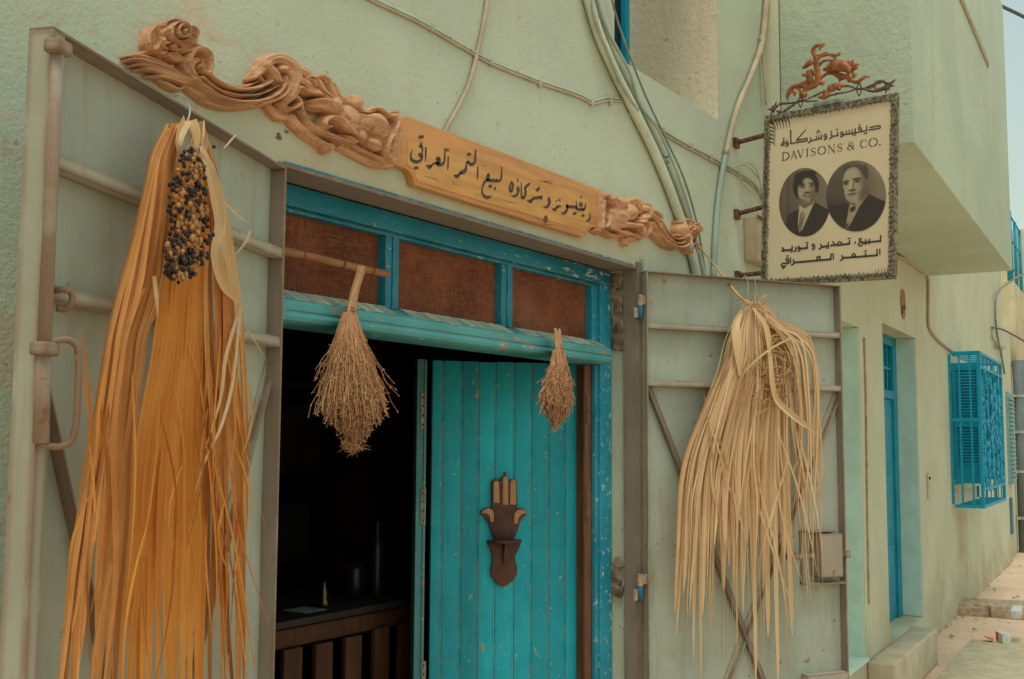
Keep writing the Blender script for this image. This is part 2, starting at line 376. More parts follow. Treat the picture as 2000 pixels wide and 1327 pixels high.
M['rust'] = plain('rusty iron', (.16, .08, .05), .85, .45, 40)
M['blue'] = plain('bright blue paint', (.002, .30, .46), .5, .10, 8)
M['blue_deep'] = plain('blue door paint', (.002, .24, .35), .5, .12, 8)
M['hinge_blue'] = plain('blue hinge barrel', (.02, .13, .22), .5)
M['hinge_tan'] = plain('worn steel hinge', (.38, .28, .18), .6, .3, 30)
M['frond_orange'] = fibre('amber palm leaf', (.80, .27, .042), (.92, .41, .085), (.52, .14, .026))
M['frond_brown'] = fibre('brown palm leaf', (.62, .235, .062), (.84, .42, .14), (.40, .12, .028))
M['frond_pale'] = fibre('pale palm leaf', (.70, .44, .20), (.80, .58, .32), (.56, .30, .12))
M['frond_straw'] = fibre('straw palm leaf', (.80, .51, .26), (.90, .655, .385), (.58, .31, .135))
M['stalk'] = tinted('straw stalk', (.45, .24, .09), (.62, .38, .17))
M['broom'] = tinted('broom straw', (.36, .165, .07), (.76, .43, .22), .75)
M['date'] = tinted('dried date', (.38, .175, .06), (.56, .29, .11), .55, .25)
M['date_black'] = tinted('black date', (.016, .012, .012), (.06, .038, .03), .5, .3)
M['hamsa'] = plain('brown painted wood', (.105, .042, .028), .55, .3, 14)
M['hamsa_light'] = wood('bare pale wood', (.40, .21, .08), (.52, .30, .13), 'z', 1, False)
M['panel'] = plain('cream sign panel', (.72, .575, .375), .55, .05, 3, .3, 0, .03)
M['trim'] = plain('tarnished trim', (.20, .165, .11), .7, .7, 60)
M['copper'] = plain('rusted copper scrollwork', (.36, .125, .045), .55, .4, 30, .4, .3)
M['iron'] = plain('dark scroll iron', (.13, .075, .055), .75, .5, 45)
M['clip'] = plain('grey green clip', (.22, .25, .2), .7, .25, 20)
M['stone'] = plain('rubble stone', (.42, .32, .215), .95, .3, 16, .1, 0, .6)
M['rubble'] = plain('dark rubble in the reveal', (.24, .17, .115), .95, .5, 20, .1, 0, .6)
M['ground'] = None
M['tan_house'] = plain('ochre render', (.60, .50, .30), .9, .12, 3)
M['drain'] = plain('grey drain pipe', (.16, .19, .19), .6, .15, 5)
M['step'] = plain('worn plaster step', (.55, .46, .31), .9, .12, 5)
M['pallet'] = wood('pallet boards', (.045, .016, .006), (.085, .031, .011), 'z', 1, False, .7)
M['glass'] = plain('dark bottle glass', (.008, .009, .008), .35, .1, 5, .4)
M['brass'] = plain('brass', (.14, .09, .04), .35, .2, 20, .5, .9)
M['paper'] = plain('white paper', (.6, .6, .55), .8)
M['orange'] = plain('orange print', (.6, .16, .03), .6)

k = NT('brown hessian'); wv = k.N('ShaderNodeTexWave'); wv.inputs['Scale'].default_value = 95; wv.inputs['Distortion'].default_value = 3; k.L(k.pos, wv.inputs[0])
wh = k.N('ShaderNodeTexWave', bands_direction='Z'); wh.inputs['Scale'].default_value = 95; wh.inputs['Distortion'].default_value = 3; k.L(k.pos, wh.inputs[0])
_w = k.math('MULTIPLY', wv.outputs['Fac'], wh.outputs['Fac']); _c = k.mix(k.step(k.noise(4, 5, .6), .3, .7), (.135, .042, .020), (.27, .088, .043))
_c = k.mix(k.math('MULTIPLY', _w, .5), _c, (.30, .12, .065)); _c = k.mix(k.math('MULTIPLY', k.step(k.noise(1.0, 3, .6, k.map((150, 150, 26))), .45, .65), .45), _c, (.07, .024, .013)); _c = k.mix(k.math('MULTIPLY', k.step(k.noise(1.0, 3, .6, k.map((22, 22, 170))), .48, .66), .40), _c, (.30, .13, .07)); _c = k.mix(k.math('MULTIPLY', k.step(k.noise(2.6, 4), .55, .75), .45), _c, (.36, .17, .095))
_c = k.mix(k.math('MULTIPLY', k.step(k.noise(160, 2), .66, .7), .5), _c, (.36, .27, .18))
M['burlap'] = k.done(_c, .95, k.bump(_w, .4, .002), spec=.08)

k = NT('dusty street'); n1 = k.noise(1.1, 6, .6); n2 = k.noise(9, 6, .65)
_c = k.mix(k.step(n1, .3, .7), (.62, .44, .30), (.74, .54, .385)); _c = k.mix(k.math('MULTIPLY', k.step(n2, .5, .7), .35), _c, (.42, .31, .19))
M['ground'] = k.done(_c, .95, k.bump(n2, .5, .02), spec=.1)
# ================================================================== the setting
def wall_holes(fr, a0, a1, b0, b1, holes, thick, name, mat, parent, sub=None):
    """a wall as one mesh: the face with openings, their reveals, the top and the ends"""
    m = MB(); A = sorted({a0, a1, *[h[i] for h in holes for i in (0, 1)]}); B = sorted({b0, b1, *[h[i] for h in holes for i in (2, 3)]})
    def inside(a, b): return any(h[0] < a < h[1] and h[2] < b < h[3] for h in holes)
    cell = {}
    na, nb_ = len(A)-1, len(B)-1
    vid = {}
    def V(i, j, k):
        if (i, j, k) not in vid:
            vid[(i, j, k)] = len(m.v); m.v.append(tuple(fr.P(A[i], B[j], 0 if k == 0 else -thick))); m.t.append(.5); m.uv.append((0., 0.))
        return vid[(i, j, k)]
    solid = [[not inside((A[i]+A[i+1])/2, (B[j]+B[j+1])/2) for j in range(nb_)] for i in range(na)]
    S = lambda i, j: 0 <= i < na and 0 <= j < nb_ and solid[i][j]
    for i in range(na):
        for j in range(nb_):
            if not solid[i][j]: continue
            m.f.append((V(i, j, 0), V(i+1, j, 0), V(i+1, j+1, 0), V(i, j+1, 0))); m.f.append((V(i, j, 1), V(i, j+1, 1), V(i+1, j+1, 1), V(i+1, j, 1)))
            if not S(i-1, j): m.f.append((V(i, j, 0), V(i, j+1, 0), V(i, j+1, 1), V(i, j, 1)))
            if not S(i+1, j): m.f.append((V(i+1, j, 0), V(i+1, j, 1), V(i+1, j+1, 1), V(i+1, j+1, 0)))
            if not S(i, j-1): m.f.append((V(i, j, 0), V(i, j, 1), V(i+1, j, 1), V(i+1, j, 0)))
            if not S(i, j+1): m.f.append((V(i, j+1, 0), V(i+1, j+1, 0), V(i+1, j+1, 1), V(i, j+1, 1)))
    return m.build(name, mat, parent)

# street
m = MB(); n = 60; xs = np.concatenate([np.linspace(-60, 0, 8), np.linspace(2, 24, 60), np.linspace(30, 90, 8)]); ys = np.concatenate([np.linspace(-60, -8, 8), np.linspace(-7, 3, 30), np.linspace(8, 60, 8)])
vs = []
for x in xs:
    for y in ys:
        rise = max(0, x-9)*.012
        vs.append((x, y, rise+.03*mnoise.noise(Vector((x*.5, y*.5, 0)))+.012*mnoise.noise(Vector((x*2.3, y*2.3, 3)))-.02))
fs = [(i*len(ys)+j, (i+1)*len(ys)+j, (i+1)*len(ys)+j+1, i*len(ys)+j+1) for i in range(len(xs)-1) for j in range(len(ys)-1)]
m.add(vs, fs); g = m.build('street', M['ground'], None, smooth=True, loc=(0, 0, 0)); tag(g, kind='structure')

# ---------------- shop building
OX0, OX1, OZ = 2.125, 4.245, 2.452
shop = thing('shop_building', 'whitewashed stucco shop with grey metal doors and teal transom around a dark doorway', 'shop', (3.2, 0, 0))
nx0 = NW.at(1200, 60)[0]; nx1, nz = NW.at(1405, 232)[0], 3.325
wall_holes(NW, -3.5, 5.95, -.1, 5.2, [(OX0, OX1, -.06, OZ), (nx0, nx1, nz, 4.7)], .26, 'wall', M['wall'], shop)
# window recess above: deep render reveals, blue frame, dark pane
rec = MB(); D0 = .26; D1 = .56
rec.box(WORLD, nx1+.002, nx1+.06, nz-.05, 4.75, D0, D1+.1)
rec.box(WORLD, nx0-.06, nx0-.002, nz-.05, 4.75, D0, D1+.1)
rec.box(WORLD, nx0, nx1, nz-.06, nz-.002, D0, D1+.1)
rc = rec.build('window_recess', M['niche'], shop)
rl = MB(); rl.box(WORLD, nx1-.006, nx1-.002, nz+.002, 4.69, .004, D1); rl.build('reveal', M['niche'], rc)
wf = MB(); wf.box(WORLD, nx1-.05, nx1-.007, nz+.003, 4.69, D1-.06, D1-.005); wf.box(WORLD, nx0+.003, nx0+.05, nz+.003, 4.69, D1-.06, D1-.005); wf.box(WORLD, nx0+.05, nx1-.05, nz+.003, nz+.05, D1-.06, D1-.005); wf.build('window_frame', M['blue'], rc, bevel=.004)
wp = MB(); wp.box(WORLD, nx0+.05, nx1-.05, nz+.05, 4.69, D1-.03, D1-.02); wp.build('window_pane', M['glass'], rc)
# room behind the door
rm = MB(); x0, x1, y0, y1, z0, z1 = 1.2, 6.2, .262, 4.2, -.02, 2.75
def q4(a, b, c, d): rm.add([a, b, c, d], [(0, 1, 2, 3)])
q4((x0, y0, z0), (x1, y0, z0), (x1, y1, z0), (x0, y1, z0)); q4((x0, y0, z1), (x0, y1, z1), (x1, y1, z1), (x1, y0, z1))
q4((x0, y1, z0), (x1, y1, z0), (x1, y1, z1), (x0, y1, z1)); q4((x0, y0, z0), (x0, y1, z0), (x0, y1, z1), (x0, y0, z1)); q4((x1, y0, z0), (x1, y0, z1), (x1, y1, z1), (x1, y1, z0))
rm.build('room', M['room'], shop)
# steel lining of the opening
ln = MB(); ln.box(NW, OX0, OX1, OZ-.012, OZ-.002, -.115, .008); ln.box(NW, OX1-.012, OX1-.002, -.04, OZ-.012, -.055, .010)
ln.box(NW, OX0+.002, OX0+.012, -.04, OZ-.012, -.115, .008); ln.box(NW, OX1-.002, OX1+.035, 0, OZ+.02, .001, .010)
ln.build('steel_lining', M['steel'], shop)
m = MB(); m.box(NW, OX0+.02, OX1-.02, OZ-.0015, OZ+.0045, .0005, .0065); m.build('paint_line', M['teal_frame'], shop)
m = MB(); m.box(NW, OX1+.0355, OX1+.060, 0, OZ+.035, .0008, .022); m.build('hinge_post', M['pipe_blue'], shop)
# broken masonry in the right reveal
rb = MB(); rr = random.Random(3)
for (za, zb, nn) in ((2.11, 2.43, 15), (1.07, 1.21, 7)):
    for i in range(nn):
        zc = za+(zb-za)*(i+.5)/nn; yc = rr.uniform(.070, .112); r = rr.uniform(.016, .034); s0 = len(rb.v)
        rb.box(WORLD, OX1-.016+rr.uniform(-.006, .010), OX1+.02, zc-r*.8, zc+r*.8, yc-r, yc+r, rr.random())
        for q in range(s0, len(rb.v)): rb.v[q] = tuple(np.array(rb.v[q])+np.array([rr.uniform(-.008, .008), rr.uniform(-.011, .011), rr.uniform(-.010, .010)]))
rb.build('exposed_rubble', M['rubble'], shop, bevel=.005)

# teal frame with transom lights
tf = part_empty('transom_frame', shop, 'peeling teal timber frame with three hessian transom lights')
Y0 = .115
def tz(px, py, y): return NW.at(px, py, -y)
hb = MB(); hb.box(NW, OX0+.014, OX1-.014, 2.375, OZ-.016, -.20, -Y0); hb.box(NW, OX0+.014, OX1-.06, 2.362, 2.374, -.20, -Y0-.018)
hb.build('header_beam', M['teal_frame'], tf, bevel=.004)
px1 = 4.09
po = MB(); po.box(NW, px1+.052, OX1-.004, -.02, 2.374, -.20, -Y0); po.box(NW, px1+.004, px1+.050, 2.12, 2.361, -.20, -Y0-.014); po.box(NW, px1+.030, px1+.0505, -.02, 2.029, -.149, -Y0-.012)
po.build('post', M['teal_post'], tf, bevel=.006)
po2 = MB(); po2.box(NW, OX0+.016, OX0+.1, -.02, 2.374, -.20, -Y0); po2.build('post', M['teal_post'], tf, bevel=.006)
for pxa, pxb in ((755, 778), (981, 1000)):
    xa, xb = NW.at(pxa, 460, -.13)[0], NW.at(pxb, 465, -.13)[0]; xm = (xa+xb)/2
    mu = MB(); mu.box(NW, xa, xm-.002, 2.128, 2.361, -.19, -.130); mu.box(NW, xm+.002, xb, 2.128, 2.361, -.19, -.126); mu.box(NW, xm-.002, xm+.002, 2.128, 2.361, -.19, -.140)
    mu.build('mullion', M['teal_frame'], tf, bevel=.003)
# projecting transom beam: dusty sloped top, flat face, bead, rolled lower edge
prof = [(.135, 2.128), (.075, 2.098), (.060, 2.092), (.058, 2.066), (.064, 2.063), (.058, 2.058), (.052, 2.048), (.056, 2.036), (.068, 2.030), (.14, 2.030), (.20, 2.030), (.20, 2.128)]
bm_ = MB(); xa, xb = OX0+.016, 4.135
vs = [(x, y, z) for x in (xa, xb) for y, z in prof]; L = len(prof)
bm_.add(vs, [tuple(range(L)), tuple(range(2*L-1, L-1, -1))]+[(i, i+L, (i+1) % L+L, (i+1) % L) for i in range(L)])
bm_.build('transom_beam', M['teal_beam'], tf, bevel=.002)
du = MB(); rr = random.Random(9)
N_ = 150
for i in range(N_):      # ragged crust of plaster and dust lying on the ledge
    x = xa+(xb-xa)*(i+.5)/N_
    if abs(x-2.78) < .04 or abs(x-3.455) < .04: continue
    w = (xb-xa)/N_*.502; hgt = .0012+.0022*rr.random(); yb = .074+.012*mnoise.noise(Vector((x*14, 0, 0)))+.006*rr.random()
    du.add([(x-w, .134, 2.1295), (x+w, .134, 2.1295), (x+w, yb, 2.128-(.135-yb)*.5+.0005), (x-w, yb, 2.128-(.135-yb)*.5+.0005), (x-w, .134, 2.1295+hgt), (x+w, .134, 2.1295+hgt), (x+w, yb+.004, 2.128-(.135-yb)*.5+hgt+.001), (x-w, yb+.004, 2.128-(.135-yb)*.5+hgt+.001)],
           [(0, 1, 2, 3), (4, 7, 6, 5), (3, 2, 6, 7), (0, 3, 7, 4), (1, 5, 6, 2)], rr.random())
du.build('ledge_crust', M['teal_dusty'], tf, smooth=True)
rr = random.Random(4)
for pxa, pxb in ((500, 756), (778, 981), (999, 1153)):
    xa_, xb_ = NW.at(pxa, 470, -.16)[0], NW.at(pxb, 470, -.16)[0]; xa_ = max(xa_, OX0+.03); pn = MB(); vs = []; nx, nz_ = 40, 16
    for i in range(nx+1):
        for j in range(nz_+1):
            x = xa_+(xb_-xa_)*i/nx; z = 2.10+.28*j/nz_
            seam = .006*math.exp(-((x-(xa_+.26*(xb_-xa_)))/.006)**2) if pxa == 778 else 0
            vs.append((x, .162+seam+.004*mnoise.noise(Vector((x*7, z*3, pxa))), z))
    pn.add(vs, [(i*(nz_+1)+j, (i+1)*(nz_+1)+j, (i+1)*(nz_+1)+j+1, i*(nz_+1)+j+1) for i in range(nx) for j in range(nz_)])
    pn.build('hessian_panel', M['burlap'], tf, smooth=True)
# unpainted stop beside the inner door
sx = NW.at(1143, 900, -.150)[0]; st = MB(); st.box(NW, sx, px1+.0505, -.02, 2.028, -.162, -.150); st.box(NW, px1+.02, px1+.0505, -.02, 2.028, -.215, -.163)
st.build('door_stop', M['raw_wood'], tf, bevel=.003)

# inner plank door, folded, swung into the room
wdp = part_empty('plank_door', shop, 'turquoise tongue and groove plank door standing open inward')
gx = [WD.at(p, 900)[0] for p in (843, 866, 902, 936, 968, 1005, 1039, 1073, 1105, 1141)]
pk = MB()
for i in range(9):
    a, b = gx[i], gx[i+1]
    tq = rr.uniform(.15, .85); pk.box(WD, a+.0012, b-.0085, -.01, WD_TOP-rr.uniform(0, .004), -.030, 0, tq); pk.box(WD, b-.0078, b-.0012, -.01, WD_TOP-.003, -.030, -.0012, tq)
    if i == 8: pk.box(WD, b-.012, b-.001, -.01, WD_TOP-.002, -.030, -.001)
pk.box(WD, gx[0]+.004, gx[-1]-.004, 0, WD_TOP-.01, -.045, -.0055, .15); pk.build('planks', M['teal_door'], wdp, bevel=.0016)
ga, gb = WD.at(808, 900, -.05)[0], WD.at(836, 900, -.02)[0]
fl = MB(); fl.box(WD, ga+.004, gb-.010, -.01, WD_TOP+.004, -.10, -.012); fl.box(WD, gb-.022, gb-.011, -.01, WD_TOP-.004, -.09, -.004); fl.build('folded_leaf', M['teal_beam'], wdp, bevel=.004)
for py0, py1 in ((768, 838), (955, 1025), (1292, 1360)):
    (a0, b0), (a1, b1) = WD.at(822, py0, -.01), WD.at(831, py1, -.01)
    h = MB(); h.box(WD, a0, a1, b1, b0, -.014, -.0065); hh = h.build('hinge', M['hinge_tan'], wdp, bevel=.001)
    for q in (.12, .37, .63, .88):
        s = MB(); s.ball(WD.P((a0+a1)/2, b1+(b0-b1)*q, -.0065), .0045, 7); s.build('screw', M['black'], hh)
for px, py in ((1147, 800), (1146, 985)):
    h = MB(); x, z = NW.at(px, py, -.147); h.box(NW, x-.006, x+.012, z-.06, z+.06, -.148, -.1445); h.build('hinge', M['rust'], wdp)

# ---------------- metal leaves
def px_poly(fr, pts, c): return [fr.at(x, y, c) for x, y in pts]
def leaf(fr, width, top, hinge_left, label):
    e = part_empty('metal_door', shop, label)
    sh = MB(); vs = []; na, nb2 = 14, 24      # sheet with slight oil-canning
    for i in range(na+1):
        for j in range(nb2+1):
            a = .004+(width-.008)*i/na; b = .10+(top-.104)*j/nb2
            vs.append(fr.P(a, b, -.042+.003*mnoise.noise(Vector((a*3, b*3, 5.0 if hinge_left else 9.0)))))
    sh.add(vs, [(i*(nb2+1)+j, (i+1)*(nb2+1)+j, (i+1)*(nb2+1)+j+1, i*(nb2+1)+j+1) for i in range(na) for j in range(nb2)])
    sh.build('sheet', M['door_metal'], e, smooth=True)
    f = MB(); f.box(fr, 0, width, top-.005, top, -.048, 0); f.box(fr, width-.0085, width-.0055, .10, top-.006, -.046, -.002)
    f.build('top_flange', M['steel'], e)
    f = MB(); f.box(fr, 0, width, .095, .10, -.048, 0)
    f.box(fr, 0, .005, .10, top-.005, -.048, 0); f.box(fr, width-.005, width, .10, top-.005, -.048, 0)
    if not hinge_left: f.box(fr, .005, .036, .10, top-.005, -.006, -.001)
    f.build('edge_frame', M['door_bar'], e)
    return e
ld = leaf(LL, L_W, L_TOP, False, 'open grey green sheet metal door with slide bolt behind an amber palm bundle')
rd = leaf(RL, R_W, R_TOP, True, 'open grey green sheet metal door with lock box behind straw palm bundle')
for fr, e, w, zs in ((LL, ld, L_W, (2.19, 1.955)), (RL, rd, R_W, (2.197, 1.952))):
    for i, z in enumerate(zs):
        b = MB(); b.box(fr, .007, w-.007, z-.010, z+.016, -.040, -.003); b.build('crossbar', M['door_bar'], e, bevel=.0008)
for fr, e, segs in ((LL, ld, (((98, 700), (232, 1327)), ((548, 672), (380, 1327)))), (RL, rd, (((1273, 757), (1496, 1327)), ((1641, 765), (1425, 1327))))):
    for i, (p, q) in enumerate(segs):
        P, Q = fr.W(*p, -.014-.004*i), fr.W(*q, -.014-.004*i); Q = P+(Q-P)*1.35
        b = MB(); b.bar(P-fr.n*.022, Q-fr.n*.022, .030, .004, fr.n); ax = (Q-P)/np.linalg.norm(Q-P); sd = np.cross(fr.n, ax); sd = sd*(-1 if sd[2] > 0 else 1)
        off = sd*.0155; b.bar(P+off-fr.n*(.002+.003*i), Q+off-fr.n*(.002+.003*i), .004, .026-.003*i, fr.n); b.build('brace', M['steel'] if i == 0 else M['door_bar'], e)
# slide bolt of the left leaf
bo = part_empty('slide_bolt', ld)
def LP(px, py, c): return LL.W(px, py, c)
t = MB(); t.tube([LP(113, 84, .012), LP(86, 676, .012)], .0115, 12); t.build('rod', M['bolt_metal'], bo, smooth=True)
t = MB(); t.tube([LP(84, 690, .012), LP(80, 866, .012)], .0135, 12); t.build('rod', M['bolt_metal'], bo, smooth=True)
for px, py in ((113, 94), (86, 682)):
    a, b_ = LL.at(px, py, .012); t = MB(); t.box(LL, a-.021, a+.021, b_-.012, b_+.012, -.004, .030); t.build('bracket', M['bolt_metal'], bo, bevel=.007, seg=3)
t = MB(); t.tube(cr([LP(90, 672, .014), LP(120, 664, .03), LP(142, 668, .04), LP(153, 690, .045), LP(152, 760, .045), LP(148, 830, .042), LP(138, 862, .034), LP(112, 873, .024), LP(78, 868, .014)], 6), .0062, 10); t.build('handle', M['bolt_metal'], bo, smooth=True)
t = MB(); t.tube(cr([LP(108, 568, -.002), LP(122, 566, .012), LP(139, 572, .02), LP(140, 592, .02), LP(128, 604, .01), LP(110, 602, -.002)], 6), .006, 8); t.build('staple', M['bolt_metal'], bo, smooth=True)
# lock box, keep and plate of the right leaf
lb = part_empty('lock_box', rd)
(a0, b1), (a1, b0) = RL.at(1600, 1044, .02), RL.at(1646, 1127, .02)
t = MB(); t.box(RL, a0, a1, b0, b1, -.040, .028); t.build('case', M['bolt_metal'], lb, bevel=.006, seg=3)
(a0, b1), (a1, b0) = RL.at(1572, 1037, 0), RL.at(1648, 1140, 0)
t = MB(); t.box(RL, a0, a1-.03, b1-.008, b1, -.04, .012); t.box(RL, a0, a1, b0, b0+.010, -.04, .012); t.box(RL, a0, a0+.016, b0, b1, -.041, -.036); t.build('back_plate', M['bolt_metal'], lb, bevel=.002)
t = MB(); aa, bb = RL.at(1540, 1088, 0); ab, _ = RL.at(1600, 1088, 0); t.box(RL, aa, ab, bb-.012, bb+.012, -.02, -.008); t.box(RL, R_W-.012, R_W+.014, bb-.016, bb+.018, -.03, .012); t.build('sliding_bolt', M['bolt_metal'], lb, bevel=.003)
t = MB(); a0, b0 = RL.at(1576, 1320, 0); t.box(RL, a0, R_W-.006, b0-.06, b0, -.040, .006); t.build('stiffener', M['door_bar'], rd, bevel=.003)
# hinges of the right leaf
for py, h in ((600, .052), (1148, .056)):
    q = NW.W(1250, py, .022); t = MB(); t.tube([q-UPZ*h, q+UPZ*h*.1], .0125, 12); hg = t.build('hinge', M['hinge_blue'], rd, smooth=True)
    t = MB(); t.tube([q+UPZ*h*.12, q+UPZ*h], .013, 12); t.box(NW, q[0]-.04, q[0]-.008, q[2]-h*.9, q[2]-.005, .012, .018); t.bar(q+UPZ*(h*.6), RL.P(.03, q[2]+h*.6, -.006), .05, .006, (0, -1, 0)); t.build('hinge_plate', M['hinge_tan'], hg, smooth=False)

# ---------------- far house, set a few degrees off the shop front
far = thing('white_house', 'white corner house past the shop, bay jutting out above its blue door', 'house', FW.P(2.2, 0, 0))
REC = .165
wall_holes(FW, -1.27, 9.75, -.1, 5.6, [(-.75, .57, .28, 2.50), (1.37, 2.77, .262, 2.61), (4.72, 6.30, 1.31, 2.52)], .30, 'wall', M['far_wall'], far)
m = MB(); m.box(FW, .555, .5685, .285, 2.497, -.29, -.004); m.box(FW, -.747, .555, .285, 2.497, -.298, -.25); m.box(FW, -.747, .568, .262, .2845, -.29, .02); m.build('blind_recess', M['reveal_sky_tint'], far)
m = MB(); m.box(FW, 2.755, 2.7685, .266, 2.607, -.29, -.004); m.build('door_reveal', M['reveal_sky_tint'], far)
bd = part_empty('blue_door', far)
m = MB(); m.box(FW, 1.372, 1.43, .266, 2.606, -REC-.06, -REC+.006); m.box(FW, 2.60, 2.754, .266, 2.606, -REC-.06, -REC+.006); m.box(FW, 1.43, 2.60, 2.53, 2.606, -REC-.06, -REC+.006); m.box(FW, 1.43, 2.60, 2.08, 2.15, -REC-.06, -REC+.010); m.build('door_frame', M['blue_deep'], bd, bevel=.005)
m = MB(); m.box(FW, 1.432, 2.01, .27, 2.078, -REC-.05, -REC-.014); m.box(FW, 2.02, 2.598, .27, 2.078, -REC-.05, -REC-.014)
for a in (1.50, 2.09):
    for z in (.42, 1.0, 1.56): m.box(FW, a, a+.43, z, z+.46, -REC-.014, -REC-.006)
m.build('door_leaf', M['blue_deep'], bd, bevel=.004)
m = MB()
for i in range(9): m.tube([FW.P(1.5+.125*i, 2.15, -REC-.03), FW.P(1.5+.125*i, 2.53, -REC-.03)], .010, 6)
m.box(FW, 1.43, 2.6, 2.33, 2.35, -REC-.04, -REC-.02); m.build('fanlight_grille', M['blue'], bd)
m = MB(); m.box(FW, 1.43, 2.6, 2.15, 2.53, -REC-.058, -REC-.05); m.build('fanlight_pane', M['glass'], bd)
# bay
BA0, BA1, BC = -1.4, 3.40, .724
plan = Fr(FW.P(0, 3.23, 0), FW.u, UPZ, FW.n); m = MB(); m.prism(plan, [(-1.268, .0015), (BA0, BC), (BA1, BC), (BA1, .0015)], 0, 2.4); by = m.build('bay', M['bay_wall'], far, bevel=.012)
m = MB(); m.prism(FW, [(-.35, 5.5), (-.28, 5.5), (1.58, 4.22), (1.50, 4.20)], BC+.001, BC+.02); m = None
m = MB(); P, Q = FW.W(1880, 0, BC+.012), FW.W(1932, 126, BC+.012); m.bar(P+(P-Q)*.4, Q, .05, .012, FW.n); m.build('weather_strip', plain('tan mortar strip', (.42, .32, .2), .9), far)
# window with shutters and a caged grille
wn = part_empty('window', far)
m = MB(); m.box(FW, 4.66, 6.36, 1.25, 1.3085, .0015, .05); m.build('sill', M['far_wall'], wn)
m = MB(); m.box(FW, 4.722, 6.298, 1.312, 2.518, -.25, -.2); m.build('window_pane', M['glass'], wn)
def shutter(a_, ang, name):
    d = FW.u*math.cos(ang)+FW.n*math.sin(ang); s = Fr(FW.P(a_, 0, .012), d, np.cross(d, [0, 0, 1])); b = MB(); z0, z1, w = 1.32, 2.52, .26
    b.box(s, 0, .035, z0, z1, -.018, .018); b.box(s, w-.035, w, z0, z1, -.018, .018)
    for z in (z0, z0+.56, z1-.07): b.box(s, .035, w-.035, z, z+.07, -.016, .016)
    b.box(s, .035, w-.035, z0+.07, z0+.20, -.008, .008); q = z0+.20
    while q < z1-.08:
        if not z0+.54 < q < z0+.64: b.add([s.P(.035, q, .014), s.P(w-.035, q, .014), s.P(w-.035, q+.026, -.014), s.P(.035, q+.026, -.014), s.P(.035, q-.005, .014), s.P(w-.035, q-.005, .014), s.P(w-.035, q+.021, -.014), s.P(.035, q+.021, -.014)], [(0, 1, 2, 3), (4, 7, 6, 5), (0, 4, 5, 1), (2, 6, 7, 3)])
        q += .030
    b.build(name, M['blue'], wn)
shutter(4.72, math.radians(88), 'shutter'); shutter(5.02, math.radians(80), 'shutter'); shutter(6.30, math.radians(92), 'shutter')
gr = part_empty('window_grille', far, 'bright blue wrought iron window cage with scroll front')
GA0, GA1, GZ0, GZ1, GC = 4.57, 6.45, 1.085, 2.625, .30
m = MB()
for a in (GA0, GA1):
    m.box(FW, a-.016, a+.016, GZ0, GZ1, GC-.032, GC); m.box(FW, a-.01, a+.01, GZ0+.031, GZ1-.031, .002, .024)
    for z in (GZ0, 1.93, GZ1-.03): m.box(FW, a-.012, a+.012, z, z+.03, .024, GC-.033)
    for c in (.10, .20): m.box(FW, a-.008, a+.008, GZ0+.031, GZ1-.031, c-.009, c+.009)
for z in (GZ0, GZ0+.17, GZ1-.17, GZ1-.03): m.box(FW, GA0+.017, GA1-.017, z, z+.028, GC-.022, GC-.002)
for i in range(1, 6):
    a = GA0+(GA1-GA0)*i/6; m.box(FW, a-.007, a+.007, GZ0+.03, GZ1-.03, GC-.018, GC-.006)
for i in range(1, 7): m.box(FW, GA0+(GA1-GA0)*i/7-.006, GA0+(GA1-GA0)*i/7+.006, GZ1-.024, GZ1-.010, .004, GC-.023); m.box(FW, GA0+(GA1-GA0)*i/7-.006, GA0+(GA1-GA0)*i/7+.006, GZ0+.006, GZ0+.020, .004, GC-.023)
m.build('cage', M['blue'], gr)
m = MB()
def spiral(a, z, r, turns, sg, ph, w=.008):
    pts = []
    for i in range(int(26*turns)+1):
        t_ = i/26; rad = r*(1-.72*t_/turns); th = ph+sg*2*math.pi*t_; pts.append(FW.P(a+rad*math.cos(th), z+rad*math.sin(th), GC-.012))
    m.tube(pts, w, 5)
rr = random.Random(17)
for i in range(5):
    ac = GA0+(GA1-GA0)*(i+.5)/5; z = GZ0+.22
    while z < GZ1-.22:
        r_ = rr.uniform(.05, .10); sg = rr.choice((-1, 1)); spiral(ac+sg*rr.uniform(.03, .09), z, r_, rr.uniform(.9, 1.6), sg, rr.uniform(0, 6.28), rr.uniform(.007, .011))
        if rr.random() < .6: spiral(ac-sg*rr.uniform(.06, .12), z+rr.uniform(-.05, .05), r_*.6, 1.2, -sg, rr.uniform(0, 6.28), .007)
        if rr.random() < .5:
            c = FW.P(ac+rr.uniform(-.12, .12), z+rr.uniform(-.06, .06), GC-.012); m.ball(c, rr.uniform(.03, .05), 8, .5, (1, .25, rr.uniform(.5, 1.4)))
        z += r_*rr.uniform(1.2, 1.9)
m.build('scrollwork', M['blue'], gr)
sp = MB(); P = FW.W(1812, 925), FW.W(1812, 977); m = MB(); a, z = FW.at(1812, 950); m.box(FW, a-.055, a+.055, z-.11, z+.11, .0005, .014); bp = m.build('bell_plate', plain('painted bell plate', (.52, .46, .32), .8), far, bevel=.004)
m = MB(); m.ball(FW.P(a-.005, z+.07, .016), .014, 8); m.build('bell_button', M['black'], bp)
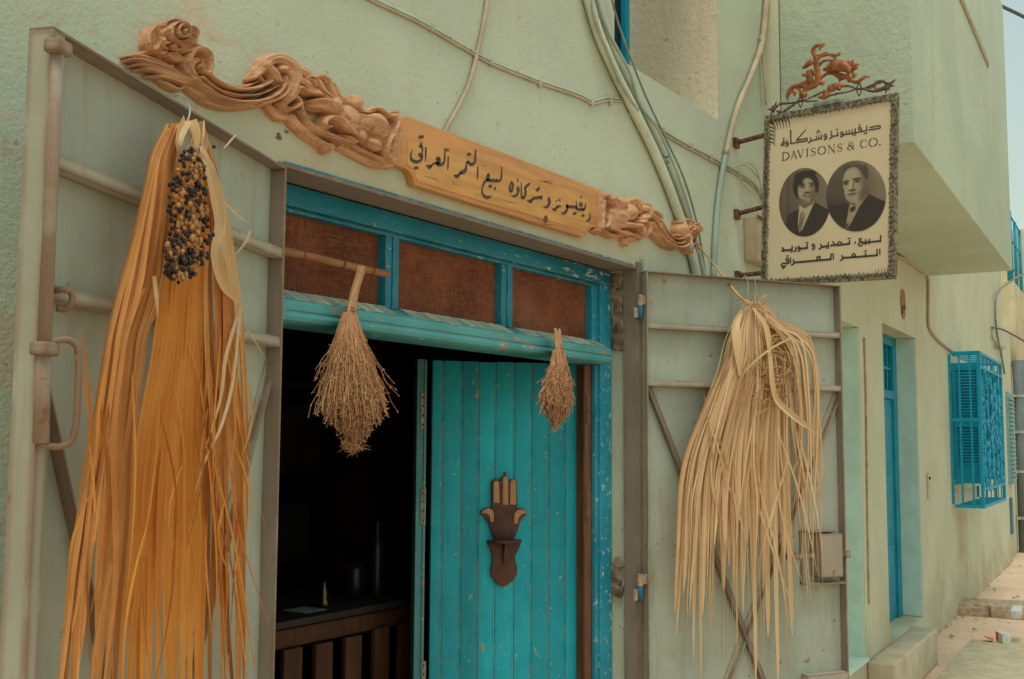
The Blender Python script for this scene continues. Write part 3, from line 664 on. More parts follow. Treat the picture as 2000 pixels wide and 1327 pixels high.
# round hole with broken render
a, z = FW.at(1763, 594); m = MB(); ring = []
for i in range(22):
    th = 2*math.pi*i/22; q = 1+.18*mnoise.noise(Vector((math.cos(th)*2, math.sin(th)*2, 1))); ring.append((a+.115*q*math.cos(th), z+.125*q*math.sin(th)))
m.prism(FW, ring, .0008, .004); m.build('render_patch', plain('orange brown broken render', (.34, .17, .085), .95, .4, 25), far)
m = MB(); m.prism(FW, [(a-.06, z-.015), (a-.075, z-.07), (a-.02, z-.085), (a+.0, z-.03)], .0045, .006); m.prism(FW, [(a+.04, z+.0), (a+.02, z-.02), (a+.06, z-.05), (a+.08, z-.02)], .0045, .006); m.build('hole', M['black'], far)

# doorstep and slab
m = MB(); m.box(FW, .58, 2.30, -.03, .252, .0015, .185); tag(m.build('doorstep', M['step'], None, bevel=.018, seg=3), 'worn plastered doorstep under the narrow blue door', 'doorstep')
m = MB(); m.box(FW, 1.4, 3.3, -.02, .03, .30, 1.05); tag(m.build('concrete_slab', plain('pale concrete', (.50, .42, .28), .92, .12, 10, .1, 0, .5), None, bevel=.012), 'pale cracked concrete slab on the street before the doorstep', 'slab')
# rubble step in the street
st_ = Fr(FW.P(4.75, 0, 0), (math.cos(math.radians(-75)), math.sin(math.radians(-75)), 0), (-math.sin(math.radians(75)), -math.cos(math.radians(75)), 0))
m = MB(); rr = random.Random(5)
m.box(st_, -.02, 2.6, -.05, .13, -.5, -.03)
x = -.04
while x < 2.6:
    w_ = rr.uniform(.16, .42)
    for (z0_, z1_) in ((-.05, .11+rr.uniform(-.02, .02)), (.118, .20+rr.uniform(-.05, .03))):
        if z0_ > 0 and rr.random() < .3: continue
        s0 = len(m.v); m.box(st_, x, x+w_-.012, z0_, z1_, -.30, rr.uniform(-.02, .03), rr.random())
        for q in range(s0, len(m.v)): m.v[q] = tuple(np.array(m.v[q])+np.array([rr.uniform(-.025, .025), rr.uniform(-.02, .02), rr.uniform(-.02, .02)]))
    x += w_
tag(m.build('rubble_step', M['stone'], None, bevel=.018), 'low broken rubble step crossing the street past the blue window cage', 'step')

# next houses down the street
nh = thing('street_house', 'pale house with blue louvred shutter beyond the wrought iron window cage', 'house', FW.P(10.5, 0, 0))
FN = Fr(FW.P(9.755, 0, -.02), FW.u*math.cos(.03)+FW.n*math.sin(.03)*-1, FW.n)
m = MB(); m.box(FN, 0, 1.8, -.1, 3.4, -.3, 0); m.build('wall', M['far_wall'], nh)
m = MB(); m.box(FN, .12, 1.0, 1.15, 2.45, .002, .05)
for i in range(20): m.box(FN, .14, .98, 1.2+i*.06, 1.235+i*.06, .051, .075)
m.build('shutter', plain('faded blue shutter', (.20, .36, .36), .7), nh)
m = MB(); m.box(FN, .35, .62, .45, .95, .002, .03); m.build('meter_door', plain('blue grey hatch', (.08, .2, .24), .6), nh)
dp = MB(); x = FN.P(1.75, 0, .10); dp.tube([x, x+UPZ*3.0], .085, 14); d_ = dp.build('drain_pipe', M['drain'], None, smooth=True); tag(d_, 'grey vertical drain pipe with pale clamps at the far end of the row', 'pipe')
for z in (.6, 1.3, 1.9, 2.45):
    m = MB(); m.tube([x+UPZ*(z-.02), x+UPZ*(z+.02)], .092, 14); m.box(FN, 1.55, 1.75, z-.018, z+.018, .01, .06); m.build('clamp', M['wire'], d_)
oc = thing('ochre_house', 'ochre rendered house at the street end under pale sky', 'house', FW.P(19, 0, 0))
m = MB(); m.box(FW, 13.5, 26, -.1, 5.4, -6, .15); m.build('wall', M['tan_house'], oc, bevel=.03)
m = MB(); m.box(FW, 11.7, 13.45, -.1, 2.9, -2.5, -.15); tag(m.build('low_wall', M['far_wall'], None, bevel=.03), 'low pale wall between the drain pipe and the ochre house', 'wall')
m = MB()
for a in (11.62, 12.6, 13.4): m.tube([FW.P(a, 4.26, -.05), FW.P(a, 5.36, -.05)], .045 if a < 11.7 else .026, 6)
for z in (4.5, 4.95, 5.34): m.tube([FW.P(11.62, z, -.05), FW.P(13.4, z, -.05)], .016, 6); m.tube([FW.P(11.62, z, -.05), FW.P(11.62, z, -1.4)], .020, 6)
m.tube([FW.P(11.62, 4.26, -1.4), FW.P(11.62, 5.36, -1.4)], .03, 6)
rail = m
tn = thing('roof_terrace', 'small ochre terrace with blue tubular railing high beside the bay', 'terrace', FW.P(12.6, 0, 0))
m = MB(); m.box(FW, 11.58, 13.44, 2.905, 4.25, -2.5, 0); m.build('terrace_wall', M['tan_house'], tn, bevel=.02); rail.build('railing', M['blue'], tn, smooth=True)
# ================================================================== carved shop sign
Z = lambda ox, oy, s: (lambda x, y: (ox+x/s, oy+y/s))
ZR = Z(240, 30, 6.25); ZL = Z(500, 100, 6.033); ZE = Z(1150, 370, 8.696); Z5 = Z(740, 200, 3.0303)
csign = thing('carved_sign', 'long carved pine shop sign with roses, scrolls and painted Arabic over the doorway', 'sign', NW.P(3.25, 2.5, .0))

def field(x0, x1, y0, y1, step, prims, cut, off=.0):
    """relief cut in the plank: the height at each point is the tallest stroke or boss there, less the gouged lines"""
    gx_, gy_ = np.meshgrid(np.arange(x0, x1, step), np.arange(y0, y1, step), indexing='ij'); H = np.full(gx_.shape, -.02)
    def seg(p, w):
        best = np.full(gx_.shape, 9.0)
        for i in range(len(p)-1):
            d = p[i+1]-p[i]; l2 = d @ d+1e-9; t = np.clip(((gx_-p[i][0])*d[0]+(gy_-p[i][1])*d[1])/l2, 0, 1)
            q = np.hypot(gx_-p[i][0]-t*d[0], gy_-p[i][1]-t*d[1])/(w[i]+(w[i+1]-w[i])*t); best = np.minimum(best, q)
        return best
    for kind, to, pts, w, h0, h1 in prims:
        h0, h1 = h0*.95, h1*1.12; k = to(1, 0)[0]-to(0, 0)[0]
        if kind == 's':
            p = cr([to(*q) for q in pts], 5) if len(pts) > 2 else np.array([to(*q) for q in pts]); ww = resample(w, len(p))*k*.5; q = seg(p, ww)
        else:
            (cx, cy), (rx, ry), rot = to(*pts[:2]), (pts[2]*k, pts[3]*k), math.radians(pts[4]); dx, dy = gx_-cx, gy_-cy
            q = np.hypot((dx*math.cos(rot)+dy*math.sin(rot))/rx, (-dx*math.sin(rot)+dy*math.cos(rot))/ry)
        if kind == 'p': dome = .45+.55*np.clip(q, 0, 1)**2.2
        else: dome = np.sqrt(np.clip(1-q*q, 0, 1))+(.07*np.cos(q*10.5) if kind == 's' else 0)
        prof_ = np.where(q < 1, h0+(h1-h0)*dome, h0*np.clip(1-(q-1)*9, -2, 1)-.012*np.clip((q-1)*9, 0, 1))
        H = np.maximum(H, prof_)
    for to, pts, w, dep in cut:
        k = to(1, 0)[0]-to(0, 0)[0]; p = cr([to(*q) for q in pts], 5) if len(pts) > 2 else np.array([to(*q) for q in pts]); q = seg(p, resample(w, len(p))*k*.5)
        H = np.where(H > .004, H-1.6*dep*np.exp(-(q*q)*1.6), H)
    # soften the gouging slightly
    for _ in range(1):
        Hp = np.pad(H, 1, mode='edge'); H2 = (Hp[1:-1, 1:-1]*4+Hp[:-2, 1:-1]+Hp[2:, 1:-1]+Hp[1:-1, :-2]+Hp[1:-1, 2:])/8; H = np.where(H > -.01, H2, H)
    keep = (H[:-1, :-1] > -.006) | (H[1:, :-1] > -.006) | (H[:-1, 1:] > -.006) | (H[1:, 1:] > -.006)
    idx = -np.ones(H.shape, int); used = np.zeros(H.shape, bool)
    for a, b in ((0, 0), (1, 0), (0, 1), (1, 1)): used[a:H.shape[0]-1+a, b:H.shape[1]-1+b] |= keep
    idx[used] = np.arange(used.sum()); ii, jj = np.nonzero(used); mb = MB(); C0 = .022
    for i, j in zip(ii, jj):
        a, b = NW.at(gx_[i, j], gy_[i, j], C0); mb.v.append(tuple(NW.P(a, b, max(H[i, j], -.012)+off)))
    mb.t = [.5]*len(mb.v); mb.uv = [(0., 0.)]*len(mb.v)
    for i, j in zip(*np.nonzero(keep)): mb.f.append((idx[i, j], idx[i, j+1], idx[i+1, j+1], idx[i+1, j]))
    mb.keep = True
    return mb

def petals(to, cx, cy, r, h0, h1, seed):
    rr = random.Random(seed); out = []; cu = []
    for ring, (n, rad, pr, hh) in enumerate(((7, .80, .42, .0), (6, .52, .38, .012), (4, .26, .30, .022))):
        for i in range(n):
            th = 2*math.pi*(i+.4*ring)/n+rr.uniform(-.15, .15); x, y = cx+r*rad*math.cos(th), cy+r*rad*math.sin(th)
            out.append(('p', to, (x, y, r*pr*rr.uniform(.9, 1.15), r*pr*.8, math.degrees(th)), 0, h0+hh, h1+hh+rr.uniform(-.004, .004)))
        if ring: cu.append((to, [(cx+r*(rad+.2)*math.cos(t), cy+r*(rad+.2)*math.sin(t)) for t in np.linspace(0.3*ring, 6.1+.3*ring, 16)], r*.09, .008))
    cu.append((to, [(cx+r*.22*(1-t/9)*math.cos(t), cy+r*.22*(1-t/9)*math.sin(t)) for t in np.linspace(0, 7, 14)], r*.07, .008))
    return out, cu

s, e = 's', 'e'
# --- left half
P_ = [
 (s, ZR, [(50, 500), (200, 500), (420, 570), (640, 690), (840, 830)], [40, 90, 90, 90, 70], .012, .026),
 (s, ZR, [(60, 545), (200, 560), (420, 620), (640, 720), (830, 840)], [30, 60, 60, 55, 45], .016, .036),
 (s, ZR, [(100, 620), (200, 610), (420, 660), (620, 740), (830, 850)], [25, 55, 55, 50, 40], .014, .032),
 (s, ZR, [(170, 665), (320, 670), (500, 720), (660, 780), (830, 860)], [25, 55, 60, 50, 40], .012, .030),
 (s, ZR, [(310, 750), (460, 755), (600, 790), (740, 840)], [30, 60, 60, 50], .010, .028),
 (s, ZR, [(450, 800), (560, 850), (640, 890), (700, 900), (760, 870)], [30, 70, 70, 50, 40], .008, .024),
 (s, ZR, [(130, 480), (300, 450), (470, 500), (640, 620)], [40, 60, 70, 60], .006, .016),
 (s, ZR, [(760, 830), (900, 930), (1050, 1040), (1250, 1110), (1500, 1115), (1700, 1080), (1850, 990), (1930, 860), (1940, 740)], [60, 110, 110, 90, 80, 80, 85, 90, 60], .010, .022),
 (s, ZR, [(800, 800), (960, 920), (1100, 1010), (1300, 1065), (1500, 1075), (1690, 1040), (1830, 960), (1900, 850), (1910, 760)], [50, 62, 62, 60, 60, 60, 62, 62, 40], .020, .050),
 (s, ZR, [(900, 770), (1030, 870), (1180, 950), (1380, 995), (1580, 985), (1750, 925), (1840, 870)], [40, 50, 50, 48, 46, 44, 30], .018, .044),
 (s, ZR, [(980, 740), (1090, 820), (1230, 890), (1400, 920), (1560, 905), (1700, 850), (1770, 790)], [40, 55, 55, 52, 55, 60, 50], .018, .046),
 (s, ZR, [(1020, 640), (1090, 740), (1200, 820), (1350, 870), (1500, 870), (1640, 810)], [50, 40, 40, 35, 40, 40], .012, .026),
 (s, ZR, [(860, 830), (760, 700), (740, 560), (800, 450), (900, 420), (990, 490), (1010, 590), (1000, 690), (950, 720), (900, 660), (900, 640)], [90, 110, 110, 100, 100, 95, 80, 70, 60, 40, 30], .016, .046),
 (e, ZR, (880, 600, 110, 150, 0), 0, .012, .030),
 (s, ZR, [(720, 390), (840, 350), (930, 400)], [50, 60, 40], .012, .030),
 ('p', ZR, (345, 290, 78, 155, 8), 0, .010, .042), ('p', ZR, (405, 425, 85, 60, 40), 0, .012, .044), ('p', ZR, (565, 140, 125, 80, 0), 0, .016, .046), ('p', ZR, (790, 220, 95, 80, 25), 0, .012, .042),
 ('p', ZR, (735, 320, 90, 75, -10), 0, .016, .052), ('p', ZR, (640, 405, 115, 62, 15), 0, .018, .054), ('p', ZR, (605, 520, 105, 52, 20), 0, .010, .038), ('p', ZR, (490, 460, 55, 50, 0), 0, .010, .036), ('p', ZR, (470, 270, 60, 110, 12), 0, .020, .054), (e, ZR, (560, 330, 260, 210, 10), 0, .008, .022),
 ('p', ZR, (575, 240, 125, 130, 0), 0, .030, .066), ('p', ZR, (590, 235, 78, 85, 0), 0, .034, .074), (e, ZR, (595, 235, 40, 48, 0), 0, .040, .070),
 # middle scroll and flames
 (s, ZL, [(-60, 330), (40, 230), (120, 130), (240, 100), (360, 160), (420, 260), (430, 400), (380, 520), (280, 620)], [60, 110, 150, 170, 190, 200, 190, 170, 120], .016, .040),
 (s, ZL, [(60, 180), (150, 270), (190, 360), (220, 390)], [90, 120, 110, 60], .020, .048), (e, ZL, (250, 235, 60, 60, 0), 0, .022, .056),
 (s, ZL, [(-10, 230), (30, 310), (70, 370)], [40, 60, 40], .012, .030),
 (s, ZL, [(300, 270), (310, 400), (260, 520), (140, 600), (0, 640)], [40, 60, 62, 55, 50], .020, .052),
 (s, ZL, [(430, 190), (560, 250), (600, 330)], [120, 140, 110], .014, .032),
 (s, ZL, [(470, 340), (560, 400), (640, 480), (790, 570)], [60, 110, 110, 80], .016, .040), (s, ZL, [(600, 330), (670, 390), (720, 480), (830, 570)], [70, 110, 110, 70], .018, .046),
 (s, ZL, [(740, 310), (800, 360), (840, 450), (880, 560)], [80, 110, 110, 80], .016, .040), (s, ZL, [(870, 390), (910, 470), (960, 560), (1040, 620)], [60, 90, 90, 70], .014, .036),
 (s, ZL, [(480, 450), (560, 500), (700, 530), (820, 590)], [50, 60, 60, 60], .020, .048), (s, ZL, [(600, 600), (700, 590), (800, 610)], [40, 60, 60], .022, .052),
 (e, ZL, (700, 660, 110, 70, 12), 0, .016, .040), (e, ZL, (860, 650, 150, 120, 35), 0, .020, .050),
 (e, ZL, (1130, 620, 85, 100, 0), 0, .022, .052), (s, ZL, [(1200, 740), (1300, 690), (1400, 700), (1480, 770), (1560, 780), (1590, 750), (1570, 730)], [60, 50, 55, 60, 60, 50, 30], .022, .050),
 (e, ZL, (1300, 860, 240, 160, 28), 0, .026, .062), (e, ZL, (1050, 820, 130, 190, -18), 0, .024, .060),
 (s, ZL, [(1100, 1050), (1000, 930), (900, 830), (800, 800), (720, 850), (730, 910), (780, 910)], [130, 110, 80, 75, 75, 60, 50], .022, .056),
 (e, ZL, (1150, 1010, 120, 90, 40), 0, .022, .056), (e, ZL, (1310, 1110, 125, 75, 38), 0, .024, .060), (e, ZL, (1430, 950, 130, 160, 10), 0, .020, .048),
 (s, ZL, [(1590, 860), (1540, 980), (1470, 1100), (1450, 1200), (1490, 1290)], [60, 55, 50, 50, 50], .026, .056),
 (s, ZL, [(1500, 1130), (1540, 1200), (1530, 1280)], [50, 60, 60], .022, .046), (s, ZL, [(1620, 800), (1640, 1000), (1600, 1250)], [130, 130, 150], .018, .036),
 # lower rail and lip
 (s, ZL, [(160, 650), (250, 740), (330, 770), (450, 770)], [80, 110, 110, 60], .010, .024), (s, ZL, [(240, 620), (300, 690), (390, 690), (470, 630)], [50, 55, 55, 40], .018, .046),
 (s, ZL, [(420, 780), (520, 900), (660, 1010), (800, 1100), (900, 1130)], [110, 110, 100, 100, 90], .010, .026), (e, ZL, (840, 1150, 70, 60, 0), 0, .010, .028),
 (s, ZL, [(500, 700), (560, 820), (680, 930), (860, 1010), (1030, 1080), (1180, 1170), (1330, 1240), (1480, 1310)], [40, 60, 70, 75, 80, 80, 80, 90], .016, .038),
 (s, ZL, [(440, 520), (510, 590), (530, 690)], [50, 60, 50], .012, .030), (s, ZL, [(1000, 1130), (1200, 1230), (1400, 1320), (1600, 1340)], [60, 70, 80, 90], .010, .024)]
C_ = [(ZR, [(860, 500), (920, 510), (935, 570), (890, 600), (865, 640), (900, 690)], 22, .018), (ZR, [(700, 600), (780, 740), (880, 830)], 14, .010), (ZR, [(420, 180), (420, 280), (480, 340), (560, 370), (650, 400)], 26, .016),
      (ZR, [(560, 130), (480, 200), (500, 290), (580, 340), (650, 290), (640, 210), (580, 200), (560, 260)], 16, .012), (ZR, [(460, 440), (560, 450), (680, 460)], 20, .014), (ZR, [(720, 370), (830, 390), (930, 400)], 14, .010),
      (ZR, [(720, 150), (700, 240), (690, 300)], 16, .010), (ZR, [(500, 470), (520, 560), (620, 590)], 14, .010), (ZR, [(330, 390), (390, 330), (380, 220)], 14, .008),
      (ZR, [(960, 800), (1090, 900), (1250, 975), (1450, 1010), (1650, 985), (1800, 910)], 16, .008),
      (ZL, [(330, 470), (315, 360), (260, 280), (200, 250), (195, 205), (225, 180)], 24, .018), (ZL, [(130, 350), (190, 400), (250, 390)], 20, .012),
      (ZL, [(590, 330), (650, 360), (680, 450), (740, 520), (820, 570)], 20, .016), (ZL, [(790, 400), (820, 480), (860, 570)], 16, .012), (ZL, [(600, 360), (620, 420), (680, 460)], 12, .008), (ZL, [(470, 400), (540, 450)], 22, .016), (ZL, [(550, 570), (640, 570), (720, 550)], 16, .012),
      (ZL, [(560, 620), (640, 690), (740, 700)], 16, .010), (ZL, [(1120, 700), (1200, 760), (1320, 740), (1430, 750), (1490, 830)], 20, .014), (ZL, [(1260, 930), (1240, 1010), (1220, 1070)], 16, .014), (ZL, [(1100, 820), (1110, 950), (1100, 1030)], 14, .010), (ZL, [(960, 640), (950, 760), (990, 830)], 14, .010),
      (ZL, [(820, 890), (950, 950), (1080, 1030), (1180, 1110)], 34, .030), (ZL, [(1210, 1080), (1290, 1180), (1400, 1200)], 14, .012), (ZL, [(1430, 1130), (1430, 1210), (1470, 1300)], 16, .012), (ZL, [(920, 1080), (940, 1150)], 12, .010), (ZL, [(1030, 1100), (1040, 1170)], 10, .008), (ZL, [(620, 890), (760, 980), (930, 1040), (1100, 1120)], 10, .008)]
for i in range(7): C_.append((ZL, [(800+18*i, 620+8*i), (800+20*i, 700+6*i), (810+22*i, 760)], 7, .006))
for i in range(4): C_.append((ZL, [(1110+24*i, 640+10*i), (1120+24*i, 700+8*i)], 7, .006)); C_.append((ZL, [(1495+22*i, 1160+25*i), (1490+22*i, 1230+15*i), (1500+16*i, 1290)], 9, .008))
for i in range(5): C_.append((ZL, [(960+20*i, 560+30*i), (1030+20*i, 600+30*i), (1080+14*i, 680+24*i)], 7, .006))
field(238, 792, 26, 336, 1.15, P_, C_).build('carving', M['carving'], csign, smooth=True)
# --- right half
P_ = [
 (s, ZE, [(190, 90), (190, 400), (180, 690)], [130, 140, 150], .016, .030), (s, ZE, [(205, 210), (185, 450), (180, 680)], [40, 36, 40], .026, .042), (e, ZE, (245, 115, 50, 50, 0), 0, .026, .050),
 (s, ZE, [(285, 470), (270, 590), (220, 650)], [40, 40, 30], .026, .046), (s, ZE, [(310, 560), (290, 640), (230, 680)], [40, 40, 30], .026, .044), (s, ZE, [(330, 630), (290, 700), (220, 710)], [40, 36, 30], .022, .040),
 (s, ZE, [(340, 180), (430, 320), (520, 480)], [120, 190, 200], .024, .056), (e, ZE, (430, 480, 180, 210, 10), 0, .026, .062), (e, ZE, (510, 245, 95, 115, -20), 0, .022, .050), (e, ZE, (440, 610, 170, 90, 0), 0, .024, .056),
 (s, ZE, [(640, 220), (700, 190), (760, 160)], [100, 110, 50], .016, .040), (e, ZE, (640, 400, 140, 160, 0), 0, .024, .056), (s, ZE, [(660, 190), (720, 300), (780, 400)], [80, 90, 70], .022, .050), (s, ZE, [(760, 190), (790, 300), (850, 400)], [60, 80, 70], .020, .048),
 (s, ZE, [(800, 260), (900, 260), (990, 280), (1000, 340)], [80, 100, 90, 70], .014, .036), (e, ZE, (880, 350, 110, 90, 15), 0, .022, .054), (e, ZE, (960, 430, 80, 110, 0), 0, .020, .050),
 (s, ZE, [(1000, 360), (1110, 400), (1180, 480), (1170, 570)], [90, 110, 100, 60], .014, .038), (s, ZE, [(980, 430), (1060, 480), (1120, 560), (1150, 640)], [90, 100, 90, 70], .018, .044),
 (e, ZE, (850, 490, 85, 60, -25), 0, .034, .068), (e, ZE, (810, 560, 60, 45, -20), 0, .034, .066),
 (s, ZE, [(560, 610), (670, 630), (770, 630), (800, 700), (790, 770)], [110, 100, 75, 60, 30], .030, .062), (s, ZE, [(830, 600), (830, 740)], [40, 20], .030, .050),
 (s, ZE, [(960, 560), (1060, 700), (1180, 820), (1300, 930), (1440, 1000)], [80, 110, 120, 110, 70], .014, .032),
 (s, ZE, [(990, 580), (1090, 720), (1190, 840), (1290, 920), (1430, 985), (1550, 980), (1630, 920), (1650, 820), (1620, 750)], [40, 60, 65, 65, 60, 55, 55, 50, 30], .022, .052),
 (s, ZE, [(1130, 580), (1190, 700), (1270, 810), (1370, 900), (1480, 930), (1570, 890)], [50, 50, 50, 50, 48, 36], .020, .046), (s, ZE, [(1190, 560), (1250, 680), (1350, 800), (1450, 850), (1540, 840)], [36, 40, 40, 38, 30], .018, .044),
 (e, ZE, (1560, 700, 90, 140, -15), 0, .022, .054), (s, ZE, [(1420, 780), (1500, 790), (1550, 780)], [40, 50, 40], .014, .036), (s, ZE, [(1500, 560), (1580, 520), (1690, 540), (1740, 600)], [50, 70, 80, 60], .016, .040), (e, ZE, (1590, 800, 60, 80, 0), 0, .026, .056),
 (e, ZE, (1660, 700, 130, 190, 0), 0, .010, .026),
 (s, ZE, [(1560, 990), (1700, 940), (1800, 930), (1860, 1010)], [50, 60, 60, 50], .014, .038), (e, ZE, (1740, 1040, 125, 85, 15), 0, .012, .032), (s, ZE, [(1600, 1010), (1680, 1040), (1740, 1100)], [40, 50, 40], .018, .040),
 (s, ZE, [(470, 730), (600, 760), (720, 800), (830, 820), (930, 760), (985, 660), (960, 570)], [60, 100, 90, 80, 90, 90, 60], .018, .044), (s, ZE, [(600, 800), (720, 860), (860, 850), (980, 790)], [60, 70, 60, 60], .010, .026), (s, ZE, [(620, 840), (620, 920), (645, 965)], [90, 70, 24], .010, .028),
 (s, ZE, [(80, 690), (240, 730), (390, 790), (500, 790)], [50, 70, 80, 70], .014, .032), (s, ZE, [(330, 660), (430, 700), (560, 720)], [70, 60, 50], .022, .044)]
C_ = [(ZE, [(480, 690), (560, 690), (680, 690), (760, 720)], 34, .034), (ZE, [(430, 170), (450, 260), (510, 340), (560, 330)], 22, .014), (ZE, [(700, 280), (740, 350), (830, 400), (900, 400)], 18, .014), (ZE, [(840, 560), (900, 540), (960, 500), (1050, 560), (1100, 680)], 24, .020), (ZE, [(840, 590), (850, 700), (800, 780)], 20, .014),
      (ZE, [(930, 290), (930, 291)], 30, .014), (ZE, [(1140, 560), (1180, 570)], 34, .016), (ZE, [(1600, 720), (1620, 800), (1580, 840)], 16, .014), (ZE, [(1040, 650), (1120, 770), (1240, 880)], 14, .010), (ZE, [(600, 830), (640, 800), (740, 830), (840, 860)], 18, .014), (ZE, [(560, 560), (600, 480), (680, 420)], 12, .008), (ZE, [(1650, 960), (1740, 990), (1800, 1040)], 12, .010), (ZE, [(1620, 990), (1680, 1070)], 10, .008)]
pp, cc = petals(ZE, 1725, 690, 115, .022, .044, 3); P_ += pp; C_ += cc
field(1152, 1372, 372, 512, .62, P_, C_).build('carving', M['carving'], csign, smooth=True)
# --- board
bp = [(5, 215), (130, 92), (160, 83), (700, 287), (1310, 522), (1345, 560), (1312, 745), (1260, 742), (1234, 765), (1222, 790), (1205, 797), (900, 708), (560, 603), (206, 490), (196, 440), (176, 408), (150, 392), (100, 375), (10, 330)]
poly = [NW.at(*Z5(*q), .026) for q in bp]
m = MB(); m.prism(NW, poly, .0008, .030); bo_ = m.build('board', M['board'], csign, bevel=.004)
lp = [NW.at(*Z5(*q), .030) for q in [(168, 222), (700, 385), (1232, 560), (1248, 735), (1215, 760), (560, 570), (225, 468), (205, 400), (168, 370)]]
m = MB(); m.prism(NW, lp, .0295, .0318); m.build('pale_field', wood('scraped pine', (.50, .235, .065), (.66, .34, .105), 'x', .8, True, .55), bo_)
B1 = Z(790, 240, 8.295); B2 = Z(970, 310, 8.295); C_T = .0326
ink = MB(); A = lambda to, w, *pts: ink.stroke(NW, pts, [q*1.14 for q in w], C_T, to)
A(B1, [45, 45], (245, 236), (300, 224)); A(B1, [15, 34, 50, 45], (278, 322), (270, 350), (262, 380), (266, 395)); A(B1, [22, 24, 20], (285, 375), (294, 430), (288, 480)); A(B1, [50, 75, 60], (240, 510), (262, 522), (275, 545))
A(B1, [24, 34, 44, 52, 46, 24, 5], (290, 545), (270, 600), (225, 630), (175, 632), (120, 600), (102, 530), (132, 425)); A(B1, [44, 46], (165, 737), (212, 730))
A(B1, [26, 24, 20, 10], (348, 402), (346, 480), (344, 560), (340, 625)); A(B1, [8, 40, 64, 40], (342, 692), (375, 702), (405, 714), (432, 700)); A(B1, [24, 24, 34, 34], (428, 708), (460, 675), (500, 656), (545, 655))
A(B1, [50, 60, 60, 66], (524, 588), (550, 582), (556, 620), (540, 662)); A(B1, [18, 22, 26, 40, 48, 40], (660, 420), (654, 520), (648, 620), (618, 668), (570, 684), (530, 676)); A(B1, [14, 22, 22, 6], (710, 538), (709, 620), (706, 700), (700, 766))
A(B1, [16, 22, 22, 8], (1190, 708), (1188, 780), (1186, 850), (1182, 922)); A(B1, [18, 22, 26, 44, 52, 34], (1157, 440), (1152, 530), (1146, 620), (1118, 664), (1075, 672), (1030, 645)); A(B1, [30, 34, 24], (1046, 622), (1018, 640), (1004, 668)); A(B1, [44, 46], (1030, 514), (1068, 506))
A(B1, [26, 34, 50, 64, 44], (1000, 690), (1000, 730), (980, 778), (940, 802), (905, 818)); A(B1, [24, 28], (918, 808), (882, 842)); A(B1, [8, 44, 60, 40], (796, 850), (825, 860), (852, 868), (880, 846))
A(B1, [14, 22, 28, 40, 46, 46, 34], (1578, 715), (1574, 820), (1566, 910), (1530, 942), (1460, 944), (1390, 938), (1335, 925)); A(B1, [44, 56, 58], (1362, 832), (1356, 880), (1350, 925)); A(B1, [16, 10], (1445, 930), (1440, 896)); A(B1, [16, 10], (1500, 930), (1498, 900))
A(B1, [40, 30, 22, 24, 36, 48, 40, 6], (1335, 930), (1295, 970), (1264, 1040), (1258, 1110), (1278, 1170), (1325, 1208), (1370, 1205), (1415, 1184)); A(B1, [46, 46], (1375, 1030), (1408, 1030)); A(B1, [10, 34, 10], (1466, 1036), (1468, 1066), (1470, 1096))
A(B2, [20, 30, 34, 40, 34, 26, 22, 20], (243, 372), (264, 420), (256, 480), (238, 528), (216, 520), (212, 470), (224, 420), (243, 374)); A(B2, [36, 44, 30, 34, 36, 6], (345, 462), (350, 500), (348, 550), (325, 592), (285, 610), (234, 606)); A(B2, [8, 18, 12], (350, 325), (342, 350), (346, 388))
A(B2, [14, 18, 20, 34, 40], (402, 388), (401, 480), (403, 580), (412, 635), (432, 645)); A(B2, [22, 34, 34, 28], (543, 398), (505, 430), (478, 456), (460, 486)); A(B2, [28, 30, 32, 36], (462, 478), (470, 530), (462, 590), (440, 640))
A(B2, [8, 40, 56, 30], (494, 674), (525, 686), (552, 692), (580, 668)); A(B2, [26, 40, 46, 44], (570, 668), (600, 645), (660, 636), (735, 622)); A(B2, [10, 8], (725, 640), (722, 674)); A(B2, [46, 44, 20], (652, 514), (676, 496), (692, 462))
A(B2, [32, 44, 34, 40, 8], (842, 632), (855, 690), (846, 745), (812, 786), (752, 782)); A(B2, [8, 38, 44, 20], (896, 814), (925, 824), (950, 826), (975, 794)); A(B2, [34, 38, 34], (968, 796), (1000, 778), (1034, 774)); A(B2, [24, 24], (968, 686), (980, 680)); A(B2, [26, 26], (1016, 682), (1028, 662))
A(B2, [26, 36, 34, 44, 40, 6], (1132, 742), (1146, 784), (1138, 830), (1112, 872), (1080, 888), (1044, 880)); A(B2, [40, 46, 44], (1138, 776), (1210, 782), (1292, 786)); A(B2, [12, 16, 16], (1292, 690), (1294, 750), (1300, 815)); A(B2, [20, 24, 20, 24], (1372, 704), (1346, 752), (1378, 776), (1386, 728))
A(B2, [34, 42, 40], (1292, 812), (1350, 826), (1412, 828)); A(B2, [14, 20, 26, 34], (1444, 718), (1438, 770), (1428, 810), (1400, 830)); A(B2, [36, 38], (1246, 900), (1284, 880)); A(B2, [36, 36], (1384, 930), (1414, 920)); A(B2, [8, 22, 8], (1374, 596), (1370, 622), (1366, 642)); A(B2, [10, 18, 28, 34, 10], (1514, 888), (1514, 940), (1504, 985), (1478, 1006), (1450, 1014))
ink.build('painted_lettering', M['ink'], bo_)
rr = random.Random(31)
